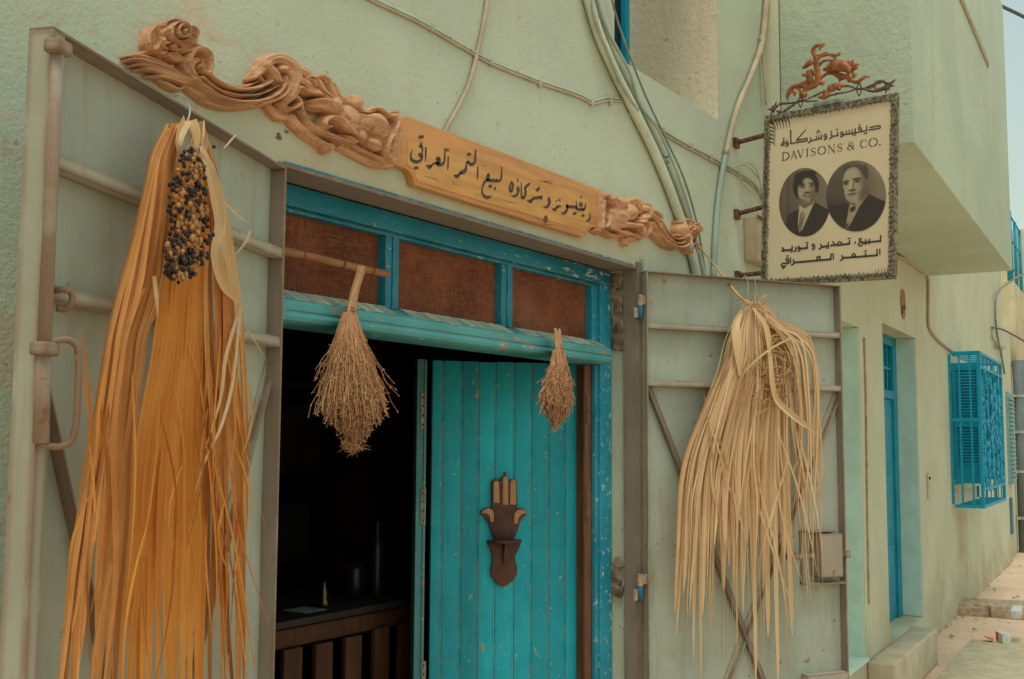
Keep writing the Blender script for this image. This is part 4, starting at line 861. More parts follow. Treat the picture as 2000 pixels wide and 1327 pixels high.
for to, cx, cy, rx, ry, nm in ((B2, 805, 372, 26, 12, 'knot'), (B2, 798, 985, 34, 62, 'knot'), (B1, 700, 440, 24, 24, 'knot')):
    m = MB(); m.prism(NW, [NW.at(*to(cx+rx*(1+.35*mnoise.noise(Vector((math.cos(t)*2, math.sin(t)*2, cx))))*math.cos(t), cy+ry*(1+.35*mnoise.noise(Vector((math.cos(t)*2, math.sin(t)*2, cy))))*math.sin(t)), .032) for t in np.linspace(0, 6.1, 20)], .030, .0322); m.build('knot', wood('resin knot', (.10, .032, .014), (.24, .085, .03), 'x', 3, False, .5), bo_)
m = MB()
for pts in ([(680, 350), (740, 372), (800, 372)], [(800, 372), (860, 388), (930, 420)], [(840, 370), (915, 352)], [(620, 950), (700, 985), (760, 1030)], [(700, 1055), (800, 1068), (960, 1075)], [(110, 670), (220, 705), (380, 745)]):
    m.stroke(NW, pts, [3, 9, 3], .0323, B2)
for pts in ([(320, 860), (480, 905), (560, 945)], [(770, 935), (800, 985), (870, 1000)], [(1280, 690), (1340, 705)]): m.stroke(NW, pts, [3, 10, 3], .0323, B1)
m.build('grain_crack', wood('dark grain', (.20, .075, .03), (.30, .12, .045), 'x', 2, False, .6), bo_)

# ================================================================== hanging sign
hsign = thing('hanging_sign', 'cream hanging sign with two oval portraits, Arabic lettering and rusted scroll crest', 'sign', SG.P(S_W/2, -S_H, 0))
m = MB(); m.box(SG, .012, S_W-.012, -S_H+.012, -.012, -.012, 0); pan = m.build('panel', M['panel'], hsign)
tr = MB(); rr = random.Random(2)
T_ = .022
tr.box(SG, 0, S_W, -.010, .003, -.016, .006); tr.box(SG, 0, S_W, -S_H-.003, -S_H+.010, -.016, .006); tr.box(SG, -.003, .008, -S_H+.010, -.010, -.016, .006); tr.box(SG, S_W-.008, S_W+.003, -S_H+.010, -.010, -.016, .006)
def lace(p, q, inw, n):
    p, q, inw = np.array(p), np.array(q), np.array(inw); t = (q-p)/n
    for i in range(n):
        c = p+t*(i+.5); w = rr.uniform(.9, 1.2)
        for sg_ in (-.5, .5):
            a = c+t*sg_; b = c+inw*T_*1.15*w; tr.tube([SG.P(a[0], a[1], .003), SG.P(*(c+t*sg_*.5+inw*T_*.75), .009), SG.P(b[0], b[1], .003)], [.0032, .0042, .0018], 5, rr.random())
        tr.ball(SG.P(*(c+inw*T_*.32), .006), .0042, 6, rr.random())
lace((0, -.008), (S_W, -.008), (0, -1), 30); lace((0, -S_H+.008), (S_W, -S_H+.008), (0, 1), 30); lace((.006, -S_H), (.006, 0), (1, 0), 38); lace((S_W-.006, -S_H), (S_W-.006, 0), (-1, 0), 38)
tr.build('lace_trim', M['trim'], hsign)
Z3 = Z(1510, 230, 8.696); Z4 = Z(1510, 450, 8.696); Z6 = Z(1490, 70, 7.143); Z0 = Z(0, 0, 1.0)
ink = MB(); B = lambda to, w, *pts: ink.stroke(SG, pts, w, .0014, to, 7)
def loop(to, cx, cy, r, w): B(to, w, *[(cx+r*math.cos(t), cy+r*1.1*math.sin(t)) for t in np.linspace(0, 6.4, 9)])
w = 22
B(Z3, w, (1642, 168), (1795, 137)); B(Z3, w, (1795, 135), (1820, 150), (1812, 183)); B(Z3, w, (1815, 180), (1625, 212)); B(Z3, w, (1588, 140), (1594, 215)); B(Z3, w, (1600, 215), (1500, 237)); B(Z3, w, (1500, 236), (1380, 262)); B(Z3, w, (1380, 262), (1208, 288))
loop(Z3, 1470, 182, 24, 18); B(Z3, w, (1494, 185), (1496, 236)); B(Z3, w, (1392, 185), (1396, 260))
for x, y in ((1340, 198), (1290, 210), (1244, 222)): B(Z3, 18, (x, y), (x+4, 275))
loop(Z3, 1168, 268, 22, 18); B(Z3, w, (1190, 275), (1186, 308), (1142, 328))
for x, y in ((1468, 118), (1553, 267), (1585, 260), (1360, 298), (1394, 292), (1083, 200), (985, 236), (745, 256), (786, 246), (766, 222)): B(Z3, 24, (x-8, y+2), (x+8, y-2))
B(Z3, w, (1092, 246), (1100, 300)); B(Z3, w, (1106, 302), (1004, 320)); B(Z3, w, (986, 266), (998, 322), (958, 364)); loop(Z3, 885, 308, 22, 18); B(Z3, w, (908, 312), (904, 352), (862, 378))
for x, y in ((820, 282), (776, 300), (732, 312)): B(Z3, 18, (x, y), (x+5, 352))
B(Z3, w, (828, 350), (645, 392)); B(Z3, w, (632, 340), (640, 396), (596, 428)); B(Z3, [14, 24], (556, 200), (398, 386)); B(Z3, w, (396, 388), (578, 350)); B(Z3, w, (574, 350), (576, 392)); B(Z3, w, (580, 392), (298, 440)); B(Z3, 24, (296, 212), (300, 442))
loop(Z3, 232, 428, 20, 18); B(Z3, w, (254, 430), (254, 470), (210, 488)); B(Z3, 12, (226, 380), (240, 376)); B(Z3, w, (180, 345), (184, 466)); B(Z3, w, (186, 466), (132, 472)); B(Z3, 18, (140, 468), (152, 430), (180, 416))
w = 34
B(Z4, 26, (1828, 88), (1822, 186)); B(Z4, w, (1832, 182), (1500, 214)); B(Z4, 24, (1632, 148), (1634, 200)); B(Z4, 24, (1572, 152), (1574, 205)); B(Z4, 26, (1505, 142), (1462, 150), (1474, 178), (1520, 202)); B(Z4, 24, (1482, 196), (1446, 236), (1476, 264), (1516, 250))
for x, y in ((1546, 236), (1578, 232), (1634, 230), (1276, 141), (1306, 136), (910, 304), (938, 299), (560, 216), (588, 211), (295, 366), (322, 361), (1552, 353), (1582, 348), (230, 440), (258, 435), (160, 645), (186, 640)): B(Z4, 22, (x-8, y+1), (x+8, y-1))
B(Z4, [20, 30], (1396, 192), (1392, 222)); B(Z4, 26, (1298, 172), (1296, 234)); B(Z4, w, (1300, 228), (1080, 256)); B(Z4, 22, (1176, 222), (1122, 196), (1072, 246)); B(Z4, 26, (1012, 190), (1040, 236)); B(Z4, w, (1060, 250), (976, 262)); B(Z4, 24, (936, 204), (940, 266)); B(Z4, w, (946, 264), (818, 284)); B(Z4, 26, (808, 236), (818, 292), (776, 320))
loop(Z4, 682, 258, 20, 22); B(Z4, 24, (704, 262), (700, 306), (660, 330)); B(Z4, 26, (580, 240), (576, 304)); B(Z4, w, (584, 300), (458, 312)); loop(Z4, 436, 298, 20, 22); B(Z4, 24, (456, 306), (450, 344), (420, 358)); B(Z4, 26, (380, 288), (386, 334), (352, 364)); B(Z4, 26, (324, 268), (320, 330)); B(Z4, w, (328, 328), (146, 350)); B(Z4, 26, (152, 290), (190, 335))
B(Z4, 24, (1810, 318), (1812, 410)); B(Z4, 26, (1766, 322), (1764, 425)); B(Z4, w, (1774, 424), (1396, 456)); B(Z4, 24, (1570, 382), (1572, 440)); loop(Z4, 1370, 430, 28, 24); B(Z4, w, (1400, 454), (1176, 470)); B(Z4, 26, (1164, 428), (1186, 476), (1142, 516))
B(Z4, 24, (1020, 392), (1022, 494)); B(Z4, 26, (986, 396), (978, 496)); B(Z4, w, (986, 492), (360, 548)); B(Z4, 28, (800, 446), (748, 456), (752, 498)); B(Z4, 26, (800, 450), (790, 500)); B(Z4, 26, (340, 498), (354, 552), (314, 596)); B(Z4, 24, (292, 462), (298, 556)); loop(Z4, 240, 502, 22, 22); B(Z4, 26, (262, 508), (256, 562), (174, 560), (140, 590), (164, 616), (214, 602))
# DAVISONS & CO. in a roman face: thick stems, thin hairlines, serifs
def glyph(x0, x1, strokes):
    def to(u, v): X = x0+(x1-x0)*u; return Z3(X, 735-(X-140)*.1585-v*138)
    for pts, wd in strokes:
        P2 = [to(*p) for p in pts]; ink.stroke(SG, P2, [q/8.696 for q in np.atleast_1d(wd)], .0014, None, 7)
K, T = 17, 7
arc = lambda cx, cy, rx, ry, a0, a1, n=9: [(cx+rx*math.cos(math.radians(a)), cy+ry*math.sin(math.radians(a))) for a in np.linspace(a0, a1, n)]
serif = lambda u, v, r=.13: ([(u-r, v), (u+r, v)], [5, 5])
O_ = [(arc(.5, .5, .44, .48, 90, 270), [T, K, K, K, T]), (arc(.5, .5, .44, .48, 90, -90), [T, K, K, K, T])]
S_ = [(arc(.5, .75, .34, .22, 20, 260, 8)+arc(.5, .26, .36, .24, 80, -160, 8), [T, T, 12, K, K, 12, T, T]), ([(.86, .98), (.84, .76)], [4, 7]), ([(.13, .26), (.11, .02)], [7, 4])]
glyph(140, 280, [([(.2, 0), (.2, 1)], [K, K]), (arc(.2, .5, .74, .5, 90, -90, 11), [T, K, K, K, T]), serif(.2, .02, .16), serif(.2, .98, .16)])
glyph(295, 412, [([(.1, 0), (.46, 1)], [T, T]), ([(.46, 1), (.84, 0)], [K, K]), ([(.25, .36), (.70, .36)], [6, 6]), serif(.1, .02), serif(.84, .02)])
glyph(405, 530, [([(.12, 1), (.5, 0)], [K, K]), ([(.5, 0), (.86, 1)], [T, T]), serif(.12, .98), serif(.86, .98)])
glyph(545, 615, [([(.5, 0), (.5, 1)], [K, K]), serif(.5, .02, .4), serif(.5, .98, .4)])
glyph(635, 730, S_); glyph(755, 897, O_)
glyph(925, 1060, [([(.15, 0), (.15, 1)], [T, T]), ([(.13, 1), (.85, 0)], [K, K]), ([(.85, 0), (.85, 1)], [T, T]), serif(.15, .02), serif(.1, .98, .12), serif(.85, .98)])
glyph(1083, 1182, S_)
glyph(1258, 1398, [(arc(.42, .74, .22, .22, -60, 250, 10), [10, 12, T, 12, 10]), ([(.30, .62), (.55, .34), (.82, .02)], [12, K, K]), ([(.42, .56), (.14, .40), (.06, .2), (.2, .02), (.42, .04), (.62, .2), (.78, .5)], [T, 12, K, 12, T, T, T]), ([(.66, .52), (.92, .52)], [5, 5])])
glyph(1475, 1605, [(arc(.52, .5, .44, .48, 50, 310, 12), [10, T, K, K, K, T, 8]), ([(.84, .98), (.83, .72)], [5, 7]), ([(.86, .26), (.84, .05)], [6, 4])])
glyph(1620, 1778, O_); glyph(1798, 1828, [([(.2, .07), (.8, .07)], [22, 22])])
# palm sprays drawn in two corners
for (cx, cy, sx, sy) in ((1502, 236, 1, 1), (1750, 540, -1, -1)):
    for i in range(6):
        B(Z0, [2.8, 2.2, .3], (cx+sx*(4+i*6.2), cy-sx*i*.9), (cx+sx*(9+i*6.0), cy+sy*6-sx*i*.9), (cx+sx*(12+i*5.6), cy+sy*(20-i*1.0)))
        B(Z0, [2.8, 2.2, .3], (cx+sx*1, cy+sy*(4+i*7.5)), (cx+sx*8, cy+sy*(7+i*7.2)), (cx+sx*(15-i*.6), cy+sy*(18+i*6.6)))
ink.build('lettering', M['ink'], pan)

# portraits: two oval sepia prints; tone worked out point by point on the print
Z7 = Z(1510, 305, 8.296)
def portrait(name, cx, cy, rx, ry, tilt, tone, c):
    st = 8.0; xs_ = np.arange(cx-rx-20, cx+rx+20, st); ys_ = np.arange(cy-ry-20, cy+ry+20, st); gx_, gy_ = np.meshgrid(xs_, ys_, indexing='ij')
    V_ = np.clip(tone(gx_, gy_), 0, 1); ct, sn = math.cos(tilt), math.sin(tilt)
    def q_(x, y): dx, dy = x-cx, y-cy; return np.hypot((dx*ct+dy*sn)/rx, (-dx*sn+dy*ct)/ry)
    Q = q_(gx_, gy_); fac = np.where(Q > 1, 1/np.maximum(Q, 1e-6), 1); gx2, gy2 = cx+(gx_-cx)*fac, cy+(gy_-cy)*fac
    keep = (Q[:-1, :-1] < 1) | (Q[1:, :-1] < 1) | (Q[:-1, 1:] < 1) | (Q[1:, 1:] < 1)
    mb = MB(); idx = {}
    for i, j in zip(*np.nonzero(keep)):
        f_ = []
        for a, b in ((i, j), (i, j+1), (i+1, j+1), (i+1, j)):
            if (a, b) not in idx:
                idx[(a, b)] = len(mb.v); mb.v.append(tuple(SG.P(*SG.at(*Z7(gx2[a, b], gy2[a, b]), c), c))); mb.t.append(float(V_[a, b])); mb.uv.append((0., 0.))
            f_.append(idx[(a, b)])
        mb.f.append(tuple(f_))
    return mb.build(name, M['photo'], pan)
k = NT('sepia print'); _r = k.N('ShaderNodeValToRGB'); k.L(k.attr('tint'), _r.inputs[0])
_r.color_ramp.elements[0].color = (.035, .024, .026, 1); _r.color_ramp.elements[1].color = (.66, .53, .34, 1); _e = _r.color_ramp.elements.new(.5); _e.color = (.22, .165, .11, 1)
M['photo'] = k.done(_r.outputs[0], .45, spec=.4)
def E_(x, y, cx, cy, rx, ry, rot=0, soft=.25):
    t = math.radians(rot); dx, dy = x-cx, y-cy; q = np.hypot((dx*math.cos(t)+dy*math.sin(t))/rx, (-dx*math.sin(t)+dy*math.cos(t))/ry); u = np.clip((1-q)/soft+.5, 0, 1); return u*u*(3-2*u)
def PG(x, y, pts, soft=14):
    pts = np.array(pts, float); d = np.full(x.shape, 1e9); ins = np.zeros(x.shape, bool); n = len(pts)
    for i in range(n):
        a, b = pts[i], pts[(i+1) % n]; e_ = b-a; t = np.clip(((x-a[0])*e_[0]+(y-a[1])*e_[1])/(e_ @ e_+1e-9), 0, 1); d = np.minimum(d, np.hypot(x-a[0]-t*e_[0], y-a[1]-t*e_[1]))
        c = (a[1] > y) != (b[1] > y); xi = (b[0]-a[0])*(y-a[1])/((b[1]-a[1]) if b[1] != a[1] else 1e-9)+a[0]; ins ^= c & (x < xi)
    sd = np.where(ins, d, -d); u = np.clip(sd/soft+.5, 0, 1); return u*u*(3-2*u)
def lay(v, m_, t, o=1.0): return v*(1-m_*o)+t*m_*o
def man_a(x, y):
    v = .30+.22*np.clip((x-250)/600, 0, 1)-.10*np.clip((y-700)/500, 0, 1); v = v+.03*np.sin(x/22.0)*(x < 330)
    v = lay(v, PG(x, y, [(200, 1120), (240, 960), (330, 900), (440, 860), (640, 730), (700, 760), (860, 850), (960, 900), (900, 1310), (180, 1310)]), .06)
    v = lay(v, PG(x, y, [(425, 790), (500, 850), (650, 715), (670, 750), (560, 1000), (470, 1200), (425, 1230), (400, 1100)]), .84); v = lay(v, PG(x, y, [(440, 930), (490, 890), (520, 960), (480, 1120), (440, 1230), (410, 1140)]), .48); v = lay(v, E_(x, y, 480, 950, 26, 50, 10, .8), .70, .6)
    v = lay(v, PG(x, y, [(420, 640), (640, 640), (650, 760), (520, 850), (430, 800)]), .40)
    hair = np.maximum.reduce([E_(x, y, 530, 380, 190, 135, 8, .2), E_(x, y, 380, 480, 62, 150, 4, .25), E_(x, y, 690, 460, 52, 140, -4, .25), E_(x, y, 590, 285, 110, 55, 0, .3), E_(x, y, 450, 320, 90, 60, -20, .3), E_(x, y, 390, 620, 40, 70, -20, .4)]); v = lay(v, hair, .05)
    face = np.maximum(E_(x, y, 540, 560, 140, 195, 4, .16), E_(x, y, 545, 640, 118, 130, 0, .2)); face *= 1-E_(x, y, 430, 400, 80, 70, -35, .5); v = lay(v, face, .70-.20*np.clip((x-560)/130, 0, 1))
    v = lay(v, E_(x, y, 560, 420, 80, 60, 0, .9), .80, .7); v = lay(v, E_(x, y, 545, 520, 26, 80, 0, .9), .80, .7); v = lay(v, E_(x, y, 470, 600, 50, 40, 0, 1), .78, .6)
    v = lay(v, E_(x, y, 475, 465, 52, 13, -14, .7), .10); v = lay(v, E_(x, y, 620, 445, 46, 13, 8, .7), .10); v = lay(v, E_(x, y, 475, 500, 44, 22, 0, .8), .30, .8); v = lay(v, E_(x, y, 625, 482, 40, 22, 0, .8), .28, .8); v = lay(v, E_(x, y, 472, 498, 15, 13, 0, .8), .04); v = lay(v, E_(x, y, 628, 480, 15, 13, 0, .8), .04)
    v = lay(v, E_(x, y, 555, 592, 56, 16, 0, .9), .14, .9); v = lay(v, E_(x, y, 550, 632, 64, 22, -6, .7), .16); v = lay(v, E_(x, y, 556, 630, 48, 10, -6, .7), .88); v = lay(v, E_(x, y, 548, 665, 46, 9, 0, 1), .42, .7); v = lay(v, E_(x, y, 640, 660, 40, 120, 10, .9), .30, .6); v = lay(v, E_(x, y, 490, 740, 130, 40, 20, .9), .34, .5)
    return v
def man_b(x, y):
    v = .22+.30*np.clip((x-1150)/550, 0, 1)+.10*np.clip((500-y)/400, 0, 1); v = v-.14*np.clip((y-600)/300, 0, 1)*(x < 1300)
    v = lay(v, PG(x, y, [(840, 820), (1000, 800), (1230, 770), (1530, 600), (1640, 660), (1830, 740), (1880, 900), (1700, 1250), (900, 1250)]), .055)
    v = lay(v, PG(x, y, [(1240, 760), (1300, 800), (1530, 590), (1540, 620), (1400, 820), (1270, 1080), (1170, 1220), (1150, 1190), (1190, 1050)]), .66); v = lay(v, PG(x, y, [(1255, 840), (1330, 800), (1340, 850), (1290, 910), (1240, 895)]), .05); v = lay(v, PG(x, y, [(1170, 1090), (1230, 1090), (1200, 1170), (1140, 1215)]), .20)
    v = lay(v, PG(x, y, [(1220, 640), (1500, 520), (1530, 610), (1310, 800), (1240, 770)]), .34)
    hair = np.maximum.reduce([E_(x, y, 1370, 235, 175, 105, 6, .2), E_(x, y, 1485, 330, 60, 190, 0, .25), E_(x, y, 1190, 250, 60, 90, 30, .4)]); v = lay(v, hair, .17); v = lay(v, E_(x, y, 1380, 165, 110, 26, 8, .9), .34, .6)
    v = lay(v, E_(x, y, 1535, 430, 34, 85, 8, .3), .44)
    face = np.maximum.reduce([E_(x, y, 1300, 430, 172, 250, 0, .14), E_(x, y, 1320, 600, 165, 165, -8, .16), E_(x, y, 1420, 480, 90, 190, 0, .25)]); v = lay(v, face, .72-.34*np.clip((x-1350)/170, 0, 1))
    v = lay(v, E_(x, y, 1270, 300, 110, 80, 0, .9), .80, .6); v = lay(v, E_(x, y, 1250, 470, 34, 100, 8, .9), .86, .7); v = lay(v, E_(x, y, 1370, 520, 60, 50, 0, 1), .70, .5); v = lay(v, E_(x, y, 1190, 560, 40, 60, 0, 1), .74, .5)
    v = lay(v, E_(x, y, 1180, 415, 56, 16, -14, .7), .13); v = lay(v, E_(x, y, 1355, 372, 74, 17, -6, .7), .10); v = lay(v, E_(x, y, 1180, 448, 46, 24, -6, .8), .24, .85); v = lay(v, E_(x, y, 1360, 410, 52, 24, 0, .8), .26, .8); v = lay(v, E_(x, y, 1180, 450, 16, 14, 0, .8), .05); v = lay(v, E_(x, y, 1355, 410, 17, 14, 0, .8), .05)
    v = lay(v, E_(x, y, 1300, 480, 14, 70, 6, 1), .40, .7); v = lay(v, E_(x, y, 1285, 555, 62, 20, -8, .9), .15, .9); v = lay(v, E_(x, y, 1280, 615, 82, 13, -12, .8), .15); v = lay(v, E_(x, y, 1285, 650, 60, 12, -8, 1), .46, .7); v = lay(v, E_(x, y, 1270, 722, 70, 30, 0, 1), .58, .5); v = lay(v, E_(x, y, 1480, 600, 70, 130, 25, 1), .26, .6)
    return v
portrait('portrait', 512, 750, 415, 556, .05, man_a, .0012); portrait('portrait', 1344, 648, 485, 574, .05, man_b, .0020)

# crest
CO, IR = MB(), MB()
def sc(mb, w, *pts, c=.0, fl=.38):
    p = cr(pts, 6) if len(pts) > 2 else np.array(pts, float); ww = resample(w, len(p))/7.143*.5*1.42
    P3 = [SG.P(*SG.at(*Z6(*q), c), c) for q in p]; mb.tube(P3, ww*.00235, 7, random.random(), True, (SG.n, fl))
sc(CO, [14, 40, 50, 55, 46, 40, 34, 8], (866, 108), (800, 128), (730, 150), (700, 205), (720, 260), (780, 275), (850, 250), (912, 225)); sc(CO, [26, 34, 30, 14], (790, 200), (800, 165), (835, 145), (866, 112))
sc(CO, [40, 60, 72, 66, 80, 92, 80, 60, 46], (705, 240), (742, 320), (752, 420), (770, 510), (772, 600), (735, 670), (660, 715), (600, 745), (570, 800)); sc(CO, [36, 34, 34, 34, 40, 30], (742, 350), (830, 285), (930, 262), (1020, 272), (1062, 258), (1060, 232)); sc(CO, [20, 26, 30], (930, 272), (1000, 300), (1020, 330)); sc(CO, [40, 32, 26], (780, 420), (860, 350), (990, 345))
sc(CO, [20, 80, 118, 122, 100, 60], (835, 475), (910, 460), (1000, 430), (1090, 430), (1160, 450), (1225, 500), c=.006, fl=.5); sc(CO, [20, 30, 30, 34, 36, 30], (895, 420), (970, 370), (1090, 358), (1200, 400), (1250, 500), (1275, 590))
for a, b in (((1230, 430), (1185, 335)), ((1240, 420), (1258, 330)), ((1250, 430), (1350, 395)), ((1255, 445), (1330, 455)), ((1230, 440), (1290, 470))): sc(CO, [60, 50, 10], a, ((a[0]+b[0])/2, (a[1]+b[1])/2), b)
sc(CO, [34, 36, 36, 46, 66, 70, 40, 20], (800, 610), (850, 560), (920, 525), (990, 525), (1060, 555), (1120, 580), (1190, 550), (1210, 520)); sc(CO, [40, 30, 16], (1060, 580), (1075, 620), (1068, 655)); sc(CO, [40, 30], (1180, 580), (1210, 650)); sc(CO, [40, 40, 40, 40, 36, 10], (1220, 570), (1250, 630), (1320, 645), (1380, 610), (1430, 575), (1496, 572)); sc(CO, [30, 24, 10], (1270, 570), (1300, 545), (1305, 520))
sc(CO, [50, 80, 60, 20], (710, 370), (650, 380), (600, 420), (550, 460)); sc(CO, [60, 80, 90, 70, 46, 24], (640, 480), (655, 560), (650, 630), (600, 665), (545, 670), (530, 650)); sc(CO, [16, 34, 30], (542, 560), (575, 545), (610, 570)); sc(CO, [50, 60, 50], (720, 640), (800, 650), (850, 670)); sc(CO, [60, 60], (660, 500), (770, 540))
sc(CO, [60, 60, 56, 60, 60, 40, 12], (620, 710), (540, 700), (450, 700), (385, 750), (355, 810), (345, 860), (348, 915)); sc(CO, [20, 34, 36, 30], (372, 800), (410, 780), (455, 800), (430, 838)); sc(CO, [30, 30, 30, 20], (450, 715), (510, 750), (525, 800), (515, 850)); CO.ball(SG.W(*Z6(575, 825)), .017, 10)
sc(CO, [30, 80, 84, 40], (830, 775), (870, 800), (880, 840), (820, 870)); sc(CO, [50, 100, 80, 50, 30], (930, 790), (950, 740), (1010, 710), (1080, 695), (1150, 705)); CO.ball(SG.W(*Z6(1062, 742)), .011, 8); CO.ball(SG.W(*Z6(800, 855)), .011, 8)
CO.build('copper_scrolls', M['copper'], hsign, smooth=True)
sc(IR, [18, 18, 24], (570, 910), (700, 850), (830, 785)); sc(IR, [18, 18], (590, 920), (760, 910)); sc(IR, [24, 18, 18], (1010, 815), (1180, 785), (1290, 750)); sc(IR, [34, 18, 18], (1150, 700), (1220, 710), (1290, 740)); sc(IR, [24, 24, 20], (900, 850), (960, 830), (1030, 820))
for cx, y0_, y1_, y2_ in ((525, 1005, 915, 850), (1342, 850, 745, 655)):
    for sg_ in (-1, 1): sc(IR, [14, 16, 20], (cx, y0_), (cx+sg_*36, y1_), (cx+sg_*2, y2_))
    sc(IR, [30, 30], (cx-46, y1_), (cx+46, y1_-6))
sc(IR, [20, 26, 40, 34, 26, 30], (1390, 745), (1480, 710), (1560, 680), (1620, 640), (1690, 645), (1730, 690)); sc(IR, [20, 30, 46, 50], (1400, 745), (1530, 775), (1640, 755), (1740, 710)); sc(IR, [40, 20], (1560, 690), (1580, 630))
for q in ((1865, 605), (1840, 700), (1710, 810), (1745, 640), (1690, 740), (1770, 770)): sc(IR, [46, 30, 6], (1740, 710), ((1740+q[0])/2, (710+q[1])/2-6), q)
sc(IR, [18, 24, 30], (490, 930), (380, 940), (240, 950)); sc(IR, [18, 30, 36, 26], (480, 925), (350, 1020), (270, 1075), (190, 1050))
for q in ((55, 1042), (95, 1115), (190, 915), (245, 960), (150, 1090), (120, 980)): sc(IR, [46, 30, 6], (160, 1020), ((160+q[0])/2, (1020+q[1])/2-6), q)
rr = random.Random(8)
for (x0_, y0_, x1_, y1_) in ((1400, 745, 1740, 715), (1500, 700, 1680, 640), (230, 950, 480, 930), (260, 1070, 460, 940), (600, 900, 800, 800)):
    for i in range(7):
        t = rr.random(); x, y = x0_+(x1_-x0_)*t, y0_+(y1_-y0_)*t; sc(IR, [20, 14, 4], (x, y), (x+rr.uniform(-14, 14), y+rr.uniform(-18, 18)), (x+rr.uniform(-26, 26), y+rr.uniform(-32, 32)))
IR.build('iron_scrolls', M['iron'], hsign, smooth=True)
m = MB(); m.prism(SG, [SG.at(*Z6(*q), .01) for q in ((700, 940), (1070, 868), (1082, 905), (1082, 925), (700, 1000))], -.03, .012); m.build('clip', M['clip'], hsign, bevel=.003)
# wall brackets
bk = MB()
for (x0_, y0_, x1_, y1_) in ((1437, 275, 1496, 262), (1426, 409, 1494, 402), (1440, 536, 1496, 532)):
    a, b_ = NW.at(x0_, y0_, .02); q0 = np.array([5.385, 0, b_]); q1 = SG.W(x1_+4, y1_, -.006); bk.bar(q0, q1, .022, .012, SG.n)
    bk.box(NW, q0[0]-.03, q0[0]+.02, b_-.03, b_+.02, .0005, .02)
    for i in range(9):
        t = (i+.7)/9.5; c = q0+(q1-q0)*t; bk.ball(c+SG.n*.004, .010, 6, random.random())
bk.build('wall_bracket', M['rust'], hsign)
# ================================================================== palm bundles
def lerp_tab(tab, y):
    ys = [t[0] for t in tab]; xs_ = [t[1] for t in tab]; return float(np.interp(y, ys, xs_))

# --- left bundle, amber
lf = thing('palm_bundle', 'amber dried palm leaf bundle with date cluster hung on the left metal door', 'palm leaves', LL.W(365, 240, .03))
rr = random.Random(21)
def panel(mb, fr, tabL, tabR, n, y0, y1, split, c0, bulge, nrm, mpp, fold=.22, jit=2.0, over=1.35, tint=(.2, .9), step=58, seed=0, wave=4.0, end_jit=60, **kw):
    """a pleated leaf: narrow folds side by side that part from each other below `split` and taper to their ends"""
    r2 = random.Random(seed)
    for i in range(n):
        s_ = (i+.5)/n; sp_ = split+r2.uniform(-130, 130); ye = y1+r2.uniform(-end_jit, end_jit*.6); rows, ws = [], []; y = y0; ph = s_*9+r2.uniform(-.5, .5); drift = r2.uniform(-1, 1); tn = tint[0]+(tint[1]-tint[0])*r2.random()
        cc = c0+bulge*math.sin(math.pi*s_)+r2.uniform(-.004, .004)
        while y <= ye:
            L_, R_ = lerp_tab(tabL, y), lerp_tab(tabR, y); g_ = max(0, (y-sp_)/320)
            rows.append((L_+(R_-L_)*s_+drift*jit*4*min(g_, 1.6)+wave*math.sin(y/140+ph)*min(1, max(0, (y-y0)/300))+wave*(.5 if fr is LL else .9)*min(g_, 1.5)*math.sin(y/85+ph*2.3), y, cc*min(1, .5+(y-y0)/150)+.006*math.sin(y/130+ph*1.3)))
            ws.append(abs(R_-L_)/n*over*(1 if g_ <= 0 else max(.28 if fr is LL else .10, 1-(.42 if fr is LL else .68)*g_))); y += step
        if len(rows) < 3: continue
        ws[-1] *= .3; p = cr([fr.W(*q) for q in rows], 4)
        mb.ribbon(p, [q*mpp for q in ws], nrm, fold*r2.uniform(.7, 1.2), tn, drift*.35 if sp_ < y1 else 0)
_tc = CAM-LL.W(330, 800, .05); _tc[2] = 0; _tc /= np.linalg.norm(_tc); NL = .35*LL.n+.65*_tc; NL /= np.linalg.norm(NL); MPL = .00092
def strip(mb, fr, rows, w, fold=.18, tint=.5, twist=0.0, n=5, mpp=MPL):
    p = cr([fr.W(x, y, c) for x, y, c in rows], n); mb.ribbon(p, [q*mpp for q in np.atleast_1d(w)], NL if fr is LL else fr.n, fold, tint, twist)
G1L = [(240, 326), (300, 296), (430, 266), (560, 236), (650, 214), (760, 194), (880, 172), (1000, 148), (1100, 130), (1220, 122), (1340, 116), (1500, 110)]
G1R = [(240, 368), (300, 345), (430, 338), (560, 322), (650, 285), (760, 268), (880, 256), (1000, 254), (1100, 250), (1220, 240), (1340, 232), (1500, 224)]
CL = [(240, 352), (330, 345), (450, 325), (560, 315), (700, 296), (820, 272), (960, 250), (1100, 240), (1340, 236), (1500, 232)]
CR = [(240, 392), (350, 402), (450, 408), (560, 404), (750, 402), (1000, 404), (1200, 402), (1500, 398)]
G3L = [(240, 380), (330, 394), (430, 404), (560, 400), (700, 396), (850, 396), (1000, 400), (1150, 400), (1340, 396), (1500, 394)]
G3R = [(240, 398), (330, 424), (430, 448), (520, 462), (600, 470), (700, 474), (850, 478), (1000, 480), (1150, 482), (1340, 488), (1500, 492)]
m = MB(); panel(m, LL, CL, CR, 13, 300, 1500, 1060, .018, .012, NL, MPL, .16, 1.6, 1.45, (.35, .75), seed=1, wave=1.5); m.build('leaf_swath', M['frond_orange'], lf, smooth=True, sharp=22)
m = MB(); panel(m, LL, G1L, G1R, 11, 242, 1480, 960, .022, .026, NL, MPL, .22, 2.2, 1.7, (.0, .9), seed=2, wave=5, end_jit=160)
panel(m, LL, [(y, x+6) for y, x in G1L], [(y, x-12) for y, x in G1R], 7, 250, 1280, 740, .052, .024, NL, MPL, .26, 4.0, 1.2, (.1, 1.0), seed=3, wave=8, end_jit=220); m.build('leaf_swath', M['frond_brown'], lf, smooth=True, sharp=22)
